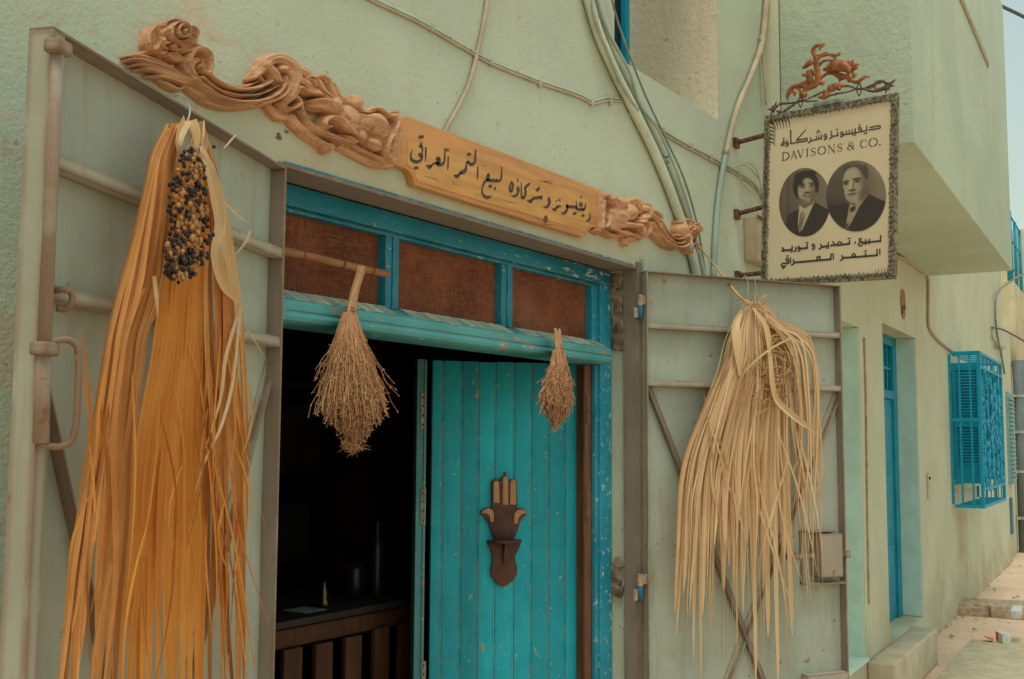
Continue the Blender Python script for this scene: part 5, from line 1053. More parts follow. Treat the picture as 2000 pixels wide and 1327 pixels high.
m = MB(); panel(m, LL, G3L, G3R, 8, 242, 1480, 860, .020, .020, NL, MPL, .24, 2.6, 1.7, (.0, .7), seed=4, wave=5, end_jit=150)
panel(m, LL, [(y, x+4) for y, x in G3L], G3R, 6, 260, 1230, 680, .045, .012, NL, MPL, .25, 3.6, .95, (.2, .9), seed=5, wave=8, end_jit=170); m.build('leaf_swath', M['frond_brown'], lf, smooth=True, sharp=22)
m = MB()   # pale sheath folded over the cluster, crown folds and loose slivers
strip(m, LL, [(392, 285, .07), (408, 330, .085), (424, 390, .09), (430, 440, .09), (424, 500, .085), (440, 560, .08), (472, 596, .07)], [10, 24, 34, 26, 30, 24, 4], .2, .9, .5)
strip(m, LL, [(392, 300, .075), (412, 350, .08), (432, 420, .08), (447, 520, .07), (462, 600, .06), (470, 660, .05)], [8, 20, 30, 34, 26, 8], .25, .6, -.4)
strip(m, LL, [(362, 236, .045), (352, 258, .06), (348, 282, .065), (350, 312, .06)], [24, 22, 16, 4], .35, .55); strip(m, LL, [(372, 236, .045), (378, 258, .055), (380, 284, .06), (376, 306, .06)], [24, 26, 18, 5], .35, .5); strip(m, LL, [(384, 240, .04), (396, 270, .045), (398, 310, .05)], [22, 22, 8], .3, .3)
for rows, w_ in (([(440, 395, .08), (465, 420, .10), (487, 437, .11)], [5, 7, 2]), ([(489, 450, .11), (478, 475, .10), (456, 502, .08)], [6, 7, 2]), ([(398, 236, .05), (397, 262, .06), (394, 290, .06)], [4, 6, 3]), ([(462, 262, .06), (450, 275, .06), (437, 290, .06)], [3, 5, 3]), ([(470, 600, .07), (455, 740, .08), (432, 830, .085), (404, 890, .08), (380, 960, .075)], [6, 9, 9, 7, 2]),
                 ([(462, 620, .07), (440, 700, .08), (430, 780, .08), (400, 880, .07)], [8, 10, 8, 2]), ([(480, 640, .04), (500, 670, .035), (520, 705, .03)], [3, 4, 1]), ([(300, 540, .08), (305, 580, .085), (308, 620, .085)], [8, 10, 2])):
    strip(m, LL, rows, w_, .2, .7+.3*rr.random(), rr.uniform(-.6, .6))
m.build('pale_sheath', M['frond_pale'], lf, smooth=True, sharp=22)
m = MB()
for i in range(54):
    x0_ = rr.choice([rr.uniform(140, 250), rr.uniform(400, 482), rr.uniform(400, 482), rr.uniform(230, 400)]); y0_ = rr.uniform(640, 1080); L_ = rr.uniform(160, 420); sl_ = rr.uniform(-.16, .16)+(.06 if x0_ > 400 else -.04); c_ = rr.uniform(.03, .11); rows = []; cv = rr.uniform(-22, 22)
    for q in range(6):
        t = q/5; rows.append((x0_+sl_*L_*t+cv*math.sin(math.pi*t), y0_+L_*t, c_-.01*t))
    strip(m, LL, rows, [2, 4.5, 5.5, 4.5, 3, 1], .2, rr.random(), rr.uniform(-1, 1))
m.build('loose_strips', M['frond_orange'], lf, smooth=True)
# date cluster
clu = part_empty('date_cluster', lf)
axis = cr([(372, 290, .075), (374, 340, .085), (366, 400, .09), (372, 450, .095), (362, 500, .10), (350, 545, .10)], 8)
st = MB()
balls = []
for i in range(430):
    t = rr.random()**.85; k_ = t*(len(axis)-1); j = int(min(k_, len(axis)-2)); f_ = k_-j; c0 = axis[j]*(1-f_)+axis[j+1]*f_
    w_ = np.interp(t, [0, .15, .35, .5, .75, .92, 1], [12, 30, 44, 38, 50, 34, 14]); th = rr.uniform(0, 2*math.pi); r_ = math.sqrt(rr.random())
    x, y = c0[0]+w_*r_*math.cos(th), c0[1]+w_*.7*r_*math.sin(th)*.8; c_ = c0[2]+.032*math.sqrt(max(0, 1-r_*r_))*rr.uniform(.3, 1)
    dark = (mnoise.noise(Vector((x*.035, y*.035, 2.0)))+.35*r_+rr.uniform(-.25, .25)) > .17
    balls.append((LL.W(x, y, c_), dark, c_)); 
    if i % 4 == 0: st.tube(cr([LL.W(c0[0], c0[1]-38, c0[2]-.03), LL.W((x+c0[0])/2, (y+c0[1])/2-18, c0[2]), LL.W(x, y, c_)], 3), .0011, 4, rr.random())
for q in ((463, 247), (444, 388), (432, 420)): balls.append((LL.W(q[0]-45, q[1]+40, .08), True, .3))
st.build('stalks', M['stalk'], clu, smooth=True)
balls.sort(key=lambda b: -b[2]); lo = parent_loc(clu)
def ball_mesh(name, mat, sq):
    b = MB(); b.ball((0, 0, 0), .0045, 10, .5, (1, 1, sq*1.2)); o = b.build(name, mat, None, smooth=True, loc=(0, 0, 0)); return o
pa, pb = ball_mesh('date', M['date'], 1.12), ball_mesh('date', M['date_black'], 1.0)
first = {False: pa, True: pb}; usedf = set(); restm = {False: MB(), True: MB()}
for i, (p, dk, c_) in enumerate(balls):
    if i < 96:
        o = first[dk] if dk not in usedf else first[dk].copy()
        if dk in usedf: COL.objects.link(o)
        usedf.add(dk); o.parent = clu; o.location = [float(v) for v in p-lo]; sc_ = rr.uniform(.8, 1.15); o.scale = (sc_, sc_, sc_*rr.uniform(.9, 1.2)); o.rotation_euler = (rr.uniform(-.6, .6), rr.uniform(-.6, .6), 0)
    else: restm[dk].ball(p, .0047*rr.uniform(.75, 1.1), 8, rr.random(), (1, 1, rr.uniform(.9, 1.25)))
for dk, nm in ((False, 'brown_dates'), (True, 'black_dates')):
    o = restm[dk].build(nm, M['date_black'] if dk else M['date'], clu, smooth=True); tag(o, kind='stuff')
m = MB(); m.tube(cr([LL.W(338, 188, -.03), LL.W(352, 186, .004), LL.W(364, 198, .012), LL.W(371, 214, .022), LL.W(367, 236, .035), LL.W(362, 246, .04)], 6), .0021, 8); m.build('hook', M['hook'], lf, smooth=True)

# --- right bundle, straw coloured fan
rf = thing('palm_bundle', 'straw coloured fan shaped palm leaf hung on the right metal door by the lock box', 'palm leaves', RL.W(1475, 600, .03))
rr = random.Random(33)
FL_ = [(596, 1452), (625, 1428), (660, 1420), (700, 1412), (760, 1392), (830, 1362), (900, 1338), (960, 1330), (1050, 1326), (1150, 1322), (1300, 1318)]
FR_ = [(596, 1500), (640, 1534), (700, 1556), (760, 1574), (830, 1580), (900, 1588), (1000, 1592), (1150, 1600), (1300, 1606)]
def stripR(mb, rows, w, fold=.18, tint=.5, twist=0.0, n=4): strip(mb, RL, rows, w, fold, tint, twist, n, .00205)
def fan(nn, ends, wid, c0, jit, rng=(0, 1), seed=0, thin=1.0):
    mb = MB(); r2 = random.Random(seed)
    for i in range(nn):
        s_ = rng[0]+(rng[1]-rng[0])*(i+.5)/nn+r2.uniform(-.02, .02); ye = np.interp(s_, [0, .15, .35, .5, .7, 1], ends)+r2.uniform(-110, 60); rows = []; ph = r2.uniform(0, 6); y = 598.0
        cs = c0+.05*math.sin(math.pi*min(1, max(0, s_)))+r2.uniform(-.012, .012); dev = r2.uniform(-jit, jit)
        while y < ye:
            g_ = min(1, max(0, (y-620)/350)); x = lerp_tab(FL_, y)*(1-s_)+lerp_tab(FR_, y)*s_+dev*g_*g_*20+3*g_*math.sin(y/90+ph)
            rows.append((x, y, cs*min(1, .35+(y-598)/160)+.006*math.sin(y/100+ph))); y += 62
        rows.append((x+dev*8, ye, cs*.8)); w_ = wid*r2.uniform(.7, 1.25)
        stripR(mb, rows, [w_*.45, w_*.8, w_, w_*1.05, w_*.95, w_*.7*thin, w_*.45*thin, w_*.25*thin, .5], r2.uniform(.1, .45)*r2.choice([1, 1, -1]), r2.random(), r2.uniform(-.5, .5)*(1.5-thin))
    return mb
MPR = .00205
FLb = [(y, x+4-min(12, max(0, (y-680)/18))) for y, x in FL_]; FRb = [(596, 1496), (640, 1516), (700, 1528), (760, 1536), (830, 1540), (900, 1542), (1000, 1544), (1150, 1548), (1300, 1552)]
m = MB(); panel(m, RL, FLb, FRb, 25, 600, 1250, 980, .022, .030, RL.n, MPR, .20, 1.8, 1.3, (.15, .9), step=46, seed=11, wave=1.6, end_jit=210); m.build('leaf_blade', M['frond_straw'], rf, smooth=True, sharp=22)
m = MB(); panel(m, RL, FLb, [(y, x-(46 if y > 700 else 10)) for y, x in FRb], 14, 604, 1150, 850, .050, .026, RL.n, MPR, .22, 2.4, 1.2, (.25, 1.0), step=46, seed=12, wave=2.6, end_jit=190); m.build('leaf_blade', M['frond_straw'], rf, smooth=True, sharp=22)
fan(44, [1210, 1250, 1300, 1300, 1240, 1160], 4.2, .050, 1.6, (-.02, 1.0), 3, .6).build('split_strips', M['frond_straw'], rf, smooth=True, sharp=22)
m = MB()     # strands arching over to the right, and slivers caught across the fan
for i in range(24):
    s_ = rr.random(); xr = 1550+50*s_; ye = rr.uniform(880, 1190); c_ = rr.uniform(.05, .10); top = (1478+rr.uniform(-14, 18), 598+rr.uniform(-4, 8), .03)
    stripR(m, [top, (1496+22*s_+rr.uniform(-5, 5), 622+rr.uniform(0, 18), c_*.8), (xr-14, 668+rr.uniform(-10, 20), c_+.015), (xr, 760, c_+.01), (xr+4+rr.uniform(-8, 6), 870, c_), (xr+4+rr.uniform(-14, 10), (870+ye)/2+20, c_*.8), (xr+rr.uniform(-18, 18), ye, c_*.7)], [2, 3.5, 4.5, 4.5, 3.5, 2.5, .8], .25, rr.random(), rr.uniform(-.8, .8))
for i in range(16):
    x0_, y0_ = rr.uniform(1345, 1560), rr.uniform(740, 1010); dx = rr.uniform(-.3, .4); L_ = rr.uniform(110, 300); c_ = rr.uniform(.085, .12); cv = rr.uniform(-10, 10)
    stripR(m, [(x0_+dx*L_*t+cv*math.sin(3.14*t), y0_+L_*t, c_-.02*t) for t in (0, .25, .5, .75, 1)], [1, 4, 4.5, 3, .6], .25, rr.random(), rr.uniform(-1, 1))
for i in range(26):
    th = rr.uniform(-2.9, .1); L_ = rr.uniform(14, 46); stripR(m, [(1474, 602, .04), (1474+L_*.6*math.cos(th), 602+L_*.5*math.sin(th)-4, .06), (1474+L_*math.cos(th), 602+L_*.8*math.sin(th)+4, .07)], [3, 2.4, .6], .2, rr.random(), rr.uniform(-.8, .8))
m.build('loose_strips', M['frond_straw'], rf, smooth=True)
m = MB()
stripR(m, [(1492, 640, .10), (1502, 690, .12), (1506, 740, .125), (1514, 778, .12), (1536, 802, .125), (1566, 826, .13), (1595, 846, .13)], [4, 9, 13, 12, 14, 12, 2], .3, .9, .3)
stripR(m, [(1448, 606, .05), (1434, 640, .08), (1440, 690, .09), (1444, 735, .085)], [8, 22, 24, 6], .25, .85); stripR(m, [(1470, 602, .06), (1494, 640, .10), (1500, 690, .11), (1494, 730, .1)], [6, 14, 12, 4], .3, .7); stripR(m, [(1455, 725, .12), (1480, 700, .13), (1510, 678, .13), (1548, 658, .12)], [3, 5, 5, 4], .2, .8)
m.build('pale_sheath', M['frond_pale'], rf, smooth=True, sharp=22)
m = MB()
for i in range(85):
    a0 = rr.uniform(0, 6.28); cx, cy = 1516+rr.uniform(-8, 8), 722+rr.uniform(-22, 22); rx_, ry_ = rr.uniform(8, 36), rr.uniform(14, 62); da = rr.uniform(.8, 3.2); c_ = rr.uniform(.055, .115)
    m.tube([RL.W(cx+rx_*math.cos(a0+da*t), cy+ry_*math.sin(a0+da*t), c_+.012*math.sin(5*t+a0)) for t in np.linspace(0, 1, 8)], [.0028, .0028, .0015], 4, rr.random())
for i in range(26):
    x, y = 1500+rr.uniform(-14, 34), 700+rr.uniform(-40, 100); th = rr.uniform(1.5, 3.6); L_ = rr.uniform(12, 36); m.tube(cr([RL.W(x, y, .10), RL.W(x+L_*.6*math.cos(th), y+L_*.5*math.sin(th), .115), RL.W(x+L_*math.cos(th), y+L_*.5*math.sin(th)+10, .115)], 3), [.002, .0015, .001], 4, rr.random())
m.build('stalk_nest', M['stalk'], rf, smooth=True)
m = MB(); m.tube(cr([NW.W(1364, 480, .05), NW.W(1400, 524, .12), RL.W(1438, 572, .06), RL.W(1464, 598, .045)], 8), [.0035, .0045, .0055, .0065], 8, .9); m.build('stem', M['stalk'], rf, smooth=True)
m = MB(); m.tube(cr([RL.W(1452, 541, -.04), RL.W(1456, 540, .005), RL.W(1462, 556, .012), RL.W(1460, 575, .02), RL.W(1470, 600, .03)], 6), .0019, 6); m.tube(cr([RL.W(1474, 545, .004), RL.W(1478, 570, .012), RL.W(1486, 596, .03)], 5), .0014, 6); m.build('hook', M['wire'], rf, smooth=True)

# ================================================================== straw brooms hung on the transom
TB = Fr((0, .02, 0), (1, 0, 0), (0, -1, 0))
def broom(label, handle, tab, ytop, ybot, nst, bend, seed, mpp):
    r2 = random.Random(seed); e = thing('straw_broom', label, 'broom', TB.W(handle[0][0], handle[0][1], 0), 'straw brooms hanging from the transom beam')
    m = MB(); n_ = 26
    for i in range(n_):
        a = 2*math.pi*i/n_; r0, r1 = handle[2]*.5*r2.uniform(.5, 1), handle[3]*.5*r2.uniform(.5, 1.05)
        p0 = (handle[0][0]+r0*math.cos(a), handle[0][1]+r2.uniform(-9, 5), .005+r0*mpp*math.sin(a)); p1 = (handle[1][0]+r1*math.cos(a), handle[1][1]+10, .005+r1*mpp*math.sin(a))
        mid = tuple((u+v)/2+(bend if k == 0 else 0) for k, (u, v) in enumerate(zip(p0, p1))); m.tube(cr([TB.W(*p0), TB.W(*mid), TB.W(*p1)], 3), [handle[2]*mpp*.10, handle[3]*mpp*.11], 5, r2.uniform(.4, 1))
    m.build('grip', M['broom'], e, smooth=True)
    m = MB(); hx, hy = handle[1]; R_ = handle[3]*.56*mpp
    for q in (-.4, 0, .45):
        c = TB.W(hx, hy+q*14, .005); m.tube([c+np.array([R_*math.cos(t), R_*math.sin(t), .0012*math.sin(t*2+q)]) for t in np.linspace(0, 6.4, 18)], .0022, 5, .2)
    m.build('binding', M['stalk'], e, smooth=True)
    m = MB()
    for i in range(nst):
        a = r2.uniform(0, 2*math.pi); rad = math.sqrt(r2.random()); y_end = ybot-(ybot-ytop)*(.40*rad**1.1*r2.uniform(.65, 1.35)+r2.uniform(0, .22)*r2.random()); pts = []; ph = r2.uniform(0, 6); K_ = 11; fl_ = r2.uniform(-.8, 1.4); wob = r2.uniform(.5, 2.6)
        for q in range(K_):
            t = q/(K_-1); y = ytop+(y_end-ytop)*t; cx = lerp_tab(tab[0], y); hw = lerp_tab(tab[1], y); flare = 1+(.55 if i % 8 == 0 else .14)*t*t*fl_
            pts.append(TB.W(cx+hw*rad*math.cos(a)*flare+wob*t*math.sin(ph+q*1.7)*1.9+r2.uniform(-1.1, 1.1)*t*mpp/.0012, y, .005+hw*mpp*.72*rad*math.sin(a)+.003*t*math.sin(ph*2+q)))
        p = np.array(pts); tn = r2.random()*(.55+.45*rad)
        m.tube(p, [.0010*mpp/.0012, .0011*mpp/.0012, .0011*mpp/.0012, .0009*mpp/.0012], 4, tn, False)
        for q in range(4, K_):      # side twigs and seed husks near the tips
            for _k in range(2):
                dv = np.array([r2.uniform(-1, 1), r2.uniform(-1, 1), r2.uniform(-1.4, .3)]); dv /= np.linalg.norm(dv); m.tube([p[q], p[q]+dv*r2.uniform(.003, .010)], [.0016*mpp/.0012, .0008], 3, r2.random(), False)
    for i in range(nst//2):      # tangle of broken straw through the lower half
        y = r2.uniform(ytop+(ybot-ytop)*.42, ybot-4); cx, hw = lerp_tab(tab[0], y), lerp_tab(tab[1], y)*(.8 if y < ytop+.65*(ybot-ytop) else .35); a = r2.uniform(0, 6.28); rad = math.sqrt(r2.random()); c = TB.W(cx+hw*rad*math.cos(a), y, .005+hw*mpp*.8*abs(rad*math.sin(a))); q0 = r2.uniform(0, 6.28); L_ = r2.uniform(.012, .034); cu = r2.uniform(-2.5, 2.5)
        m.tube([c+L_*t*np.array([math.cos(q0+cu*t), .5*math.sin(3*t+q0), math.sin(q0+cu*t)]) for t in np.linspace(0, 1, 5)], [.0013*mpp/.0012, .0006], 3, r2.random()*.8, False)
    m.build('bristles', M['broom'], e, smooth=True)
    return e
broom('larger straw broom with flared tangled bristles hanging before the dark doorway', ((706, 528), (683, 606), 13, 18), ([(600, 683), (650, 682), (700, 684), (760, 688), (800, 690), (850, 691), (885, 689)], [(600, 10), (640, 22), (700, 42), (760, 57), (800, 64), (830, 66), (890, 60)]), 610, 884, 1250, -2, 5, .00132)
broom('smaller straw broom with a pointed tail hanging in front of the plank door', ((1088, 648), (1091, 680), 14, 16), ([(670, 1091), (720, 1091), (760, 1088), (800, 1087), (840, 1087)], [(670, 8), (700, 14), (740, 23), (775, 29), (800, 32), (842, 30)]), 684, 842, 700, 0, 6, .00178)
bs = MB(); bs.tube([TB.W(540, 487, -.075), TB.W(640, 510, -.075), TB.W(757, 536, -.075)], [.0135, .0125, .0115], 12, .6)
o = bs.build('bamboo_rod', wood('dry cane', (.26, .10, .035), (.42, .18, .065), 'x', 1, False, .5), None, smooth=True); tag(o, 'brown cane rod lying across the first hessian transom light', 'rod')
for px_ in (590, 668, 726):
    m = MB(); c = TB.W(px_, 487+(px_-540)*.225, -.075); m.tube([c-np.array([.003, 0, 0]), c+np.array([.003, 0, 0])], .0145, 12); m.build('cane_joint', M['raw_wood'], o, smooth=True)

# ================================================================== hand shaped shelf on the plank door
ZH = Z(920, 910, 5.308)
hm = thing('hand_shelf', 'brown wooden hand shaped wall shelf with pale inlaid fingers on the teal door', 'shelf', WD.W(985, 1055, .02))
def hp(pts, c): return [WD.at(*ZH(*q), c) for q in pts]
arcp = lambda cx, cy, r, a0, a1, n=7, ry=None: [(cx+r*math.cos(math.radians(a)), cy+(ry or r)*math.sin(math.radians(a))) for a in np.linspace(a0, a1, n)]
outl = [(240, 760), (205, 660), (180, 590), (150, 545), (96, 495), (105, 470), (140, 442), (190, 436), (215, 445), (214, 200)]+arcp(258, 185, 44, 190, 330, 6, 46)+arcp(352, 155, 46, 200, 340, 7, 48)+arcp(440, 185, 38, 215, 360, 6, 48)+[(478, 440), (520, 436), (560, 460), (582, 495), (540, 540), (505, 590), (488, 660), (440, 762)]
m = MB(); m.prism(WD, hp(outl, .015), .001, .018); m.prism(WD, hp([(172, 800), (522, 800), (500, 850), (462, 930), (462, 990), (482, 1060), (478, 1120), (440, 1190), (380, 1235), (330, 1256), (270, 1225), (215, 1150), (204, 1080), (222, 1000), (222, 930), (200, 860)], .015), .001, .018); m.prism(WD, hp([(240, 755), (440, 758), (430, 805), (260, 805)], .012), .001, .0165)
m.build('hand_board', M['hamsa'], hm, bevel=.003)
for sp_ in ([(233, 382), (234, 200)]+arcp(262, 185, 29, 190, 350, 6)+[(293, 386)], [(328, 404), (330, 150)]+arcp(356, 140, 27, 195, 345, 6)+[(384, 404)], [(404, 402), (408, 190)]+arcp(440, 172, 28, 195, 345, 6)+[(466, 404)],
            [(104, 490), (130, 455), (180, 440), (222, 460), (236, 500), (232, 582), (202, 582), (192, 520), (160, 496)], [(576, 490), (555, 465), (520, 452), (480, 460), (448, 500), (446, 600), (482, 600), (490, 540), (520, 505)]):
    m = MB(); m.prism(WD, hp(sp_, .018), .0172, .0205); m.build('finger_inlay', M['hamsa_light'], hm, bevel=.0008)
(a0, b0), (a1, _) = WD.at(*ZH(170, 800), .03), WD.at(*ZH(522, 800), .03); mid = (a0+a1)/2; hw = (a1-a0)/2
sh = [(mid-hw, .018)]+[(mid-hw*math.cos(t), .018+.075*math.sin(t)**.8) for t in np.linspace(.05, 3.09, 16)]+[(mid+hw, .018)]
fr = Fr(WD.o+UPZ*0, WD.u, UPZ, WD.n)
zt = WD.at(*ZH(340, 770), .06)[1]
m = MB(); m.prism(Fr(WD.P(0, zt-.012, 0), WD.u, UPZ, WD.n), sh, 0, .011); m.build('shelf_board', M['hamsa'], hm, bevel=.002)
bp_ = [(.018, zt-.0125), (.060, zt-.0125), (.050, zt-.045), (.030, zt-.085), (.018, zt-.105)]
m = MB(); m.prism(Fr(WD.P(mid-.005, 0, 0), WD.n, WD.u), bp_, 0, .011); m.build('bracket', M['hamsa'], hm, bevel=.0015)
m = MB(); c = WD.W(987, 925, .010); m.ball(c, .006, 8); m.tube([c, WD.W(988, 932, .016)], .002, 5); m.build('nail', M['rust'], hm)

# ================================================================== cables and conduits on the walls
def run(name, label, cat, pts, r, mat, fr=NW, c=None, n=8, group=None, sides=10):
    c = c if c is not None else (max(np.atleast_1d(r))+.002); p = cr([fr.W(*(q if len(q) == 3 else (*q, c))) for q in pts], n); p = np.array([v+np.array([0, 0, .002*mnoise.noise(Vector(v)*5)]) for v in p])
    m = MB(); m.tube(p, r, sides, random.random()); o = m.build(name, mat, None, smooth=True); return tag(o, label, cat, group)
def clips(o, pts, mat, s_=.012, fr=NW):
    for px_, py_ in pts:
        m = MB(); a, b_ = fr.at(px_, py_, .012); m.box(fr, a-s_*.5, a+s_*.5, b_-s_, b_+s_*1.2, .0006, .016); m.build('clip', mat, o, bevel=.002)
big = [(1085, -420), (1110, -220), (1140, -40), (1152, 10), (1172, 75), (1205, 150), (1238, 215), (1288, 320), (1328, 425), (1352, 500), (1362, 545)]
o = run('conduit', 'thick limewashed conduit sweeping down the wall beside the upper window', 'conduit', big, .022, M['pipe']); clips(o, [(1180, 92), (1236, 214)], M['pipe'], .03)
run('conduit', 'second conduit with blue paint drips running against the thick limewashed one', 'conduit', [(1100, -420, .016), (1128, -220, .016), (1158, -40, .016), (1170, 15, .016), (1192, 80, .016), (1226, 150, .018), (1258, 215, .018), (1306, 318, .018), (1346, 425, .018), (1372, 530, .018), (1378, 550, .018)], .0145, M['pipe_blue'])
run('cable', 'thin grey cable lying over the two swept conduits', 'cable', [(1104, -420, .034), (1132, -220, .034), (1162, -30, .034), (1183, 50, .034), (1228, 138, .034), (1252, 205, .034), (1290, 262, .034), (1330, 360, .034), (1356, 450, .03), (1366, 545, .03)], .006, M['pipe_blue'])
run('cable', 'white cable lying on the left edge of the swept conduits', 'cable', [(1094, -420, .04), (1118, -220, .04), (1150, -30, .04), (1163, 40, .042), (1190, 110, .042), (1216, 168, .042), (1246, 216, .042)], .007, M['wire'])
tw = [(200, -300), (450, -140), (600, -64), (690, -18), (740, 8), (830, 52), (900, 92), (960, 126), (1060, 166), (1130, 190), (1158, 203), (1185, 198), (1216, 198)]
o = run('cable', 'lower strand of the pale twin cable above the carved sign', 'cable', tw, .0042, M['pipe_tan']); clips(o, [(846, 55), (962, 122), (1056, 164), (1158, 202), (1194, 200)], M['wire'], .012)
run('cable', 'upper strand of the pale twin cable above the carved sign', 'cable', [(x, y-6.5) for x, y in tw[:11]]+[(1185, 191), (1214, 193)], .0036, M['pipe'])
run('cable', 'tan flat cable dropping behind the carved board', 'cable', [(985, -420), (970, -200), (954, -20), (944, 50), (932, 105), (916, 165), (894, 212), (872, 252), (862, 285)], .0075, M['pipe_tan'])
tw = [(1262, 222), (1290, 250), (1330, 276), (1390, 308), (1440, 336), (1476, 362), (1494, 398)]
o = run('cable', 'twin cable strand between conduits and hanging sign', 'cable', tw, .0048, M['pipe']); clips(o, [(1296, 258), (1390, 310), (1352, 288)], M['pipe_tan'], .016)
run('cable', 'dark strand under the twin cable leading to the hanging sign', 'cable', [(x+2, y+8) for x, y in tw], .004, M['pipe_tan'])
o = run('cable', 'thin dark cable tied along the right side of the swept conduits', 'cable', [(1130, -420, .03), (1160, -220, .03), (1190, -30, .03), (1206, 40, .03), (1234, 120, .035), (1262, 190, .035), (1300, 270, .03), (1336, 350, .03), (1362, 440, .025), (1380, 545, .02)], .0045, M['clip'])
run('conduit', 'tan conduit bending down the wall left of the hanging sign', 'conduit', [(1504, -420), (1502, -200), (1499, -30), (1495, 30), (1487, 90), (1466, 150), (1450, 186), (1434, 232), (1418, 300)], [.020, .018, .015, .014], M['pipe_tan'])
run('conduit', 'blue streaked lower conduit behind the right metal door', 'conduit', [(1420, 292), (1410, 340), (1402, 400), (1397, 470), (1394, 545)], .015, M['pipe_blue'])
run('cable', 'loose brown cable falling behind the scroll crest of the hanging sign', 'cable', [(1485, 70, .02), (1489, 110, .02), (1493, 150, .03), (1496, 205, .03)], .007, M['pipe_tan'])
run('cable', 'coiled thin pale wire beside the sign bracket', 'cable', [(1424, 330, .01), (1450, 322, .03), (1474, 338, .04), (1486, 362, .03), (1482, 380, .02), (1462, 372, .02), (1446, 350, .02), (1446, 326, .02), (1462, 318, .02), (1478, 334, .02), (1488, 372, .02), (1490, 400, .015)], .0035, M['wire'], n=6)
run('cable', 'frayed black cable end at the roof corner', 'cable', [(1516, -20, .02), (1512, 20, .03), (1520, 44, .03), (1518, 66, .02)], .006, M['black_wire'])
m = MB(); (a0, z1), (a1, z0) = NW.at(1452, 425), NW.at(1494, 526); m.box(NW, a0, a1+.1, z0, z1, .0006, .075); mb_ = m.build('meter_box', plain('tan meter box', (.48, .38, .25), .75, .12, 8), None, bevel=.008); tag(mb_, 'tan electric meter box half hidden behind the hanging sign', 'box')
m = MB(); m.box(NW, a0-.008, a1+.09, z1-.012, z1+.004, .0762, .082); m.build('lid_edge', M['rust'], mb_)
run('conduit', 'thin pipe running along the foot of the bay and down to the blue grille', 'conduit', [(1752, 500), (1776, 512), (1800, 530), (1812, 542), (1813, 600), (1815, 640), (1836, 668), (1868, 692)], .013, M['pipe_tan'], FW)
run('pipe', 'rusty narrow pipe standing beside the narrow blue door', 'pipe', [(1688, 660), (1691, 760), (1693, 900), (1695, 1040), (1698, 1180)], .0065, plain('rust stained pipe', (.44, .31, .2), .85, .3, 14), FW)
FB = Fr(FW.P(0, 0, .25), FW.u, FW.n)
run('cable', 'pale service cable dropping from the street end down the far wall', 'cable', [(2040, 515, .3), (1998, 536, .2), (1965, 556, .08), (1947, 575, .04), (1944, 610, .03), (1947, 650, .03), (1955, 690, .03), (1962, 730, .03)], .014, M['clip'], FW)
run('cable', 'thin black cable looped on the far wall above the window cage', 'cable', [(1937, 640, .03), (1944, 641, .05), (1958, 644, .1), (1980, 655, .3), (2010, 672, .6)], .011, M['black_wire'], FW)
run('cable', 'coil of wire hanging on the far wall', 'cable', [(1938, 640, .03), (1938, 660, .03), (1946, 672, .03), (1950, 682, .03), (1944, 678, .03), (1948, 668, .03), (1956, 682, .03), (1964, 678, .03)], .009, M['clip'], FW)
SK = Fr((13, -1.0, 0), (RGT[0], RGT[1], 0), (-FWD[0], -FWD[1], 0))
run('cable', 'black overhead cable crossing the sky at the top right corner', 'cable', [(1840, -40, 0), (1925, -2, 0), (1960, 14, 0), (2005, 36, 0), (2080, 76, 0)], .019, M['black_wire'], SK, 0)
# broken plaster by the left end of the lintel
m = MB(); rr = random.Random(12)
for px_, py_, r_ in ((545, 268, .010), (560, 258, .006), (576, 331, .006)):
    a, b_ = NW.at(px_, py_, .003); ring = [(a+r_*1.3*(1+.9*mnoise.noise(Vector((math.cos(t)*1.6, math.sin(t)*1.6, a*31))))*math.cos(t), b_+r_*.8*(1+.9*mnoise.noise(Vector((math.cos(t)*1.6, math.sin(t)*1.6, a*31+5))))*math.sin(t)) for t in np.linspace(0, 6.15, 24)]; m.prism(NW, ring, .0007, .002)
m.build('plaster_crack', plain('deep plaster crack', (.20, .135, .09), .95, .5, 40), shop)
m = MB()
for i in range(70):
    px_ = rr.uniform(560, 1236); py_ = 333+(px_-565)*.2835-rr.uniform(-1, 9)*rr.random(); a, b_ = NW.at(px_, py_, .003); r_ = rr.uniform(.004, .012); s0 = len(m.v); m.ball(NW.P(a, max(b_, OZ+.001), .001), r_, 7, rr.random(), (1.6, .5, .7))
m.build('plaster_crumbs', M['wall'], shop, smooth=True)

# ================================================================== inside the doorway
ct = thing('pallet_counter', 'dark counter of upright pallet boards just inside the doorway', 'counter', (3.2, 1.0, 0))
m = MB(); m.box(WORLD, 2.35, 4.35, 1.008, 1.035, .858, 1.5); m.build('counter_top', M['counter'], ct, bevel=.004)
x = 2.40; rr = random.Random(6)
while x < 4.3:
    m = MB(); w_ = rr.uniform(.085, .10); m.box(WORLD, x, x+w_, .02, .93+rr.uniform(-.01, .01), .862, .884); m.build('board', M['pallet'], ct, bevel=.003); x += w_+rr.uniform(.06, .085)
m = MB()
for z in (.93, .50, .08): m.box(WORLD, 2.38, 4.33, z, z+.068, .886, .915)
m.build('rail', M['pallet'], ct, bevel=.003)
def inside_(px_, py_, y): return NW.W(px_, py_, -y)
m = MB(); c = inside_(632, 1196, 1.0); 
prof_ = [(0, .02), (.006, .022), (.02, .020), (.035, .013), (.05, .016), (.07, .010), (.085, .006), (.10, .008)]
